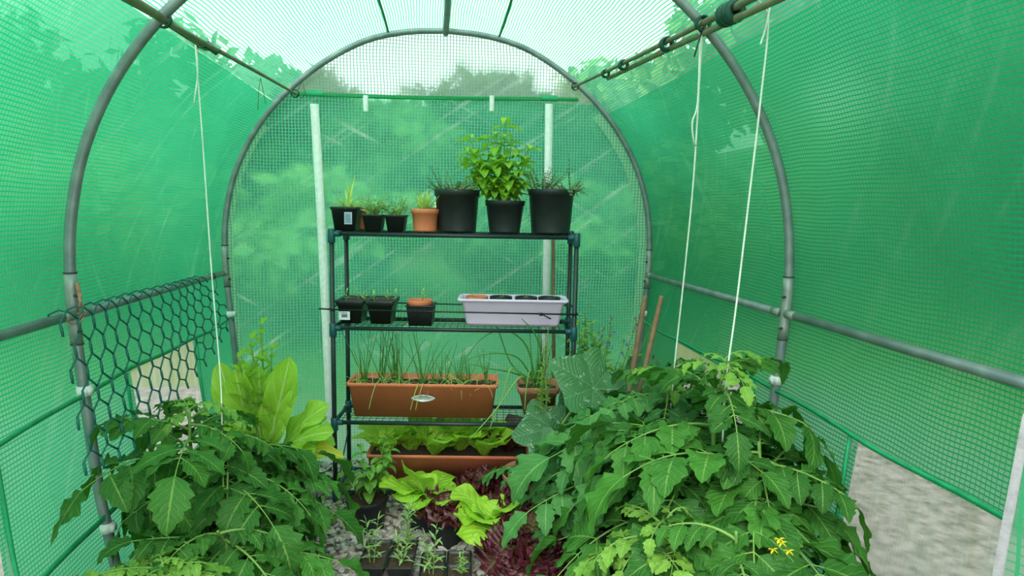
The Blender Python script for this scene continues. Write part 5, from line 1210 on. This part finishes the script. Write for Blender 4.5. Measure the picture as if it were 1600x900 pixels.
# ------------------------------------------------------------------ weeds, tags, gravel
def weed(label, c, n, h, seed, mat='weed', k='tuft'):
    r = thing('weed', label, 'weed', (c[0], c[1], 0.0)); fm = MB(); sm = MB()
    if k == 'tuft': tuft(fm, (c[0], c[1], 0.01), n, h, 0.05, 0.006, seed, 1.2)
    else: herb(fm, sm, (c[0], c[1], 0.005), n, h, 0.10, 0.028, 0.026, seed, o_ovate, 4, 0.6, 0.0012, curve=1.0)
    finish(r, fm, mat, sm)
q = ground(528, 812); weed('Low rounded leafy weed in the gravel left of the basil pot', q, 12, 0.10, 901, 'weed', 'herb')
q = ground(545, 760); weed('Small leafy weed behind the left front foot of the rack', q + Vector((-0.05, 0, 0)), 6, 0.06, 902, 'weed', 'herb')
q = ground(425, 893); weed('Grassy yellow green weed at the bottom edge beside the gravel', q, 40, 0.14, 903, 'seedling_pale', 'tuft')
q = ground(476, 745); weed('Tiny creeping weed in the gravel near the back wall', q, 5, 0.05, 904, 'weed', 'herb')
def ptag(label, px, py, s, red=False):
    q = ground(px, py, 0.02); b = MB(); r = thing('plant_label', label, 'plant label', q); a = 0.3
    b.loft([[(x * s, y * s, z + 0.02 * s * x * x) for (x, y) in ((-0.5, -0.3), (0.35, -0.33), (0.6, 0), (0.35, 0.33), (-0.5, 0.3))] for z in (0.0, 0.002)]); o = b.build('tag', M['white_plastic'], r); o.rotation_euler = (0.5, 0.1, a)
    if red: b = MB(); b.box((0.42 * s, 0, 0.004), (0.16 * s, 0.4 * s, 0.003)); b.build('red_mark', M['red_plastic'], r).rotation_euler = (0.5, 0.1, a)
ptag('White plastic plant label with a red end lying on the gravel', 452, 866, 0.05, True); ptag('White plastic plant label on the gravel under the tomato leaves', 478, 842, 0.035)

g = np.random.default_rng(3)
import bmesh
bm = bmesh.new(); bmesh.ops.create_icosphere(bm, subdivisions=1, radius=1.0)
bv = np.array([v.co[:] for v in bm.verts]); bf_ = np.array([[v.index for v in f.verts] for f in bm.faces]); bm.free()
ns = 6200
xy = np.stack([g.uniform(-0.86, 0.80, ns), g.uniform(1.95, 3.04, ns)], 1)
sz = g.uniform(0.007, 0.0165, ns)
V = np.tile(bv, (ns, 1, 1)) + g.normal(0, 0.16, (ns, len(bv), 3))
sc = np.stack([sz * g.uniform(0.8, 1.4, ns), sz * g.uniform(0.8, 1.4, ns), sz * g.uniform(0.5, 0.8, ns)], 1)[:, None, :]
V = V * sc; th = g.uniform(0, 6.28, ns); c_, s_ = np.cos(th)[:, None], np.sin(th)[:, None]
X = V[..., 0] * c_ - V[..., 1] * s_; Yv = V[..., 0] * s_ + V[..., 1] * c_
tl = g.normal(0, 0.3, ns)[:, None]; Z = V[..., 2] + X * tl
V = np.stack([X + xy[:, 0:1], Yv + xy[:, 1:2], Z + g.uniform(0.001, 0.012, ns)[:, None]], -1).reshape(-1, 3)
F = (bf_[None] + (np.arange(ns) * len(bv))[:, None, None]).reshape(-1, 3)
b = MB(); b.add(V, F, None, np.repeat(g.uniform(0, 1, ns), len(bv)))
tag(b.build('gravel', M['stone'], None, False), 'Loose grey and beige gravel stones covering the path between the plants', 'gravel', None, 'stuff')
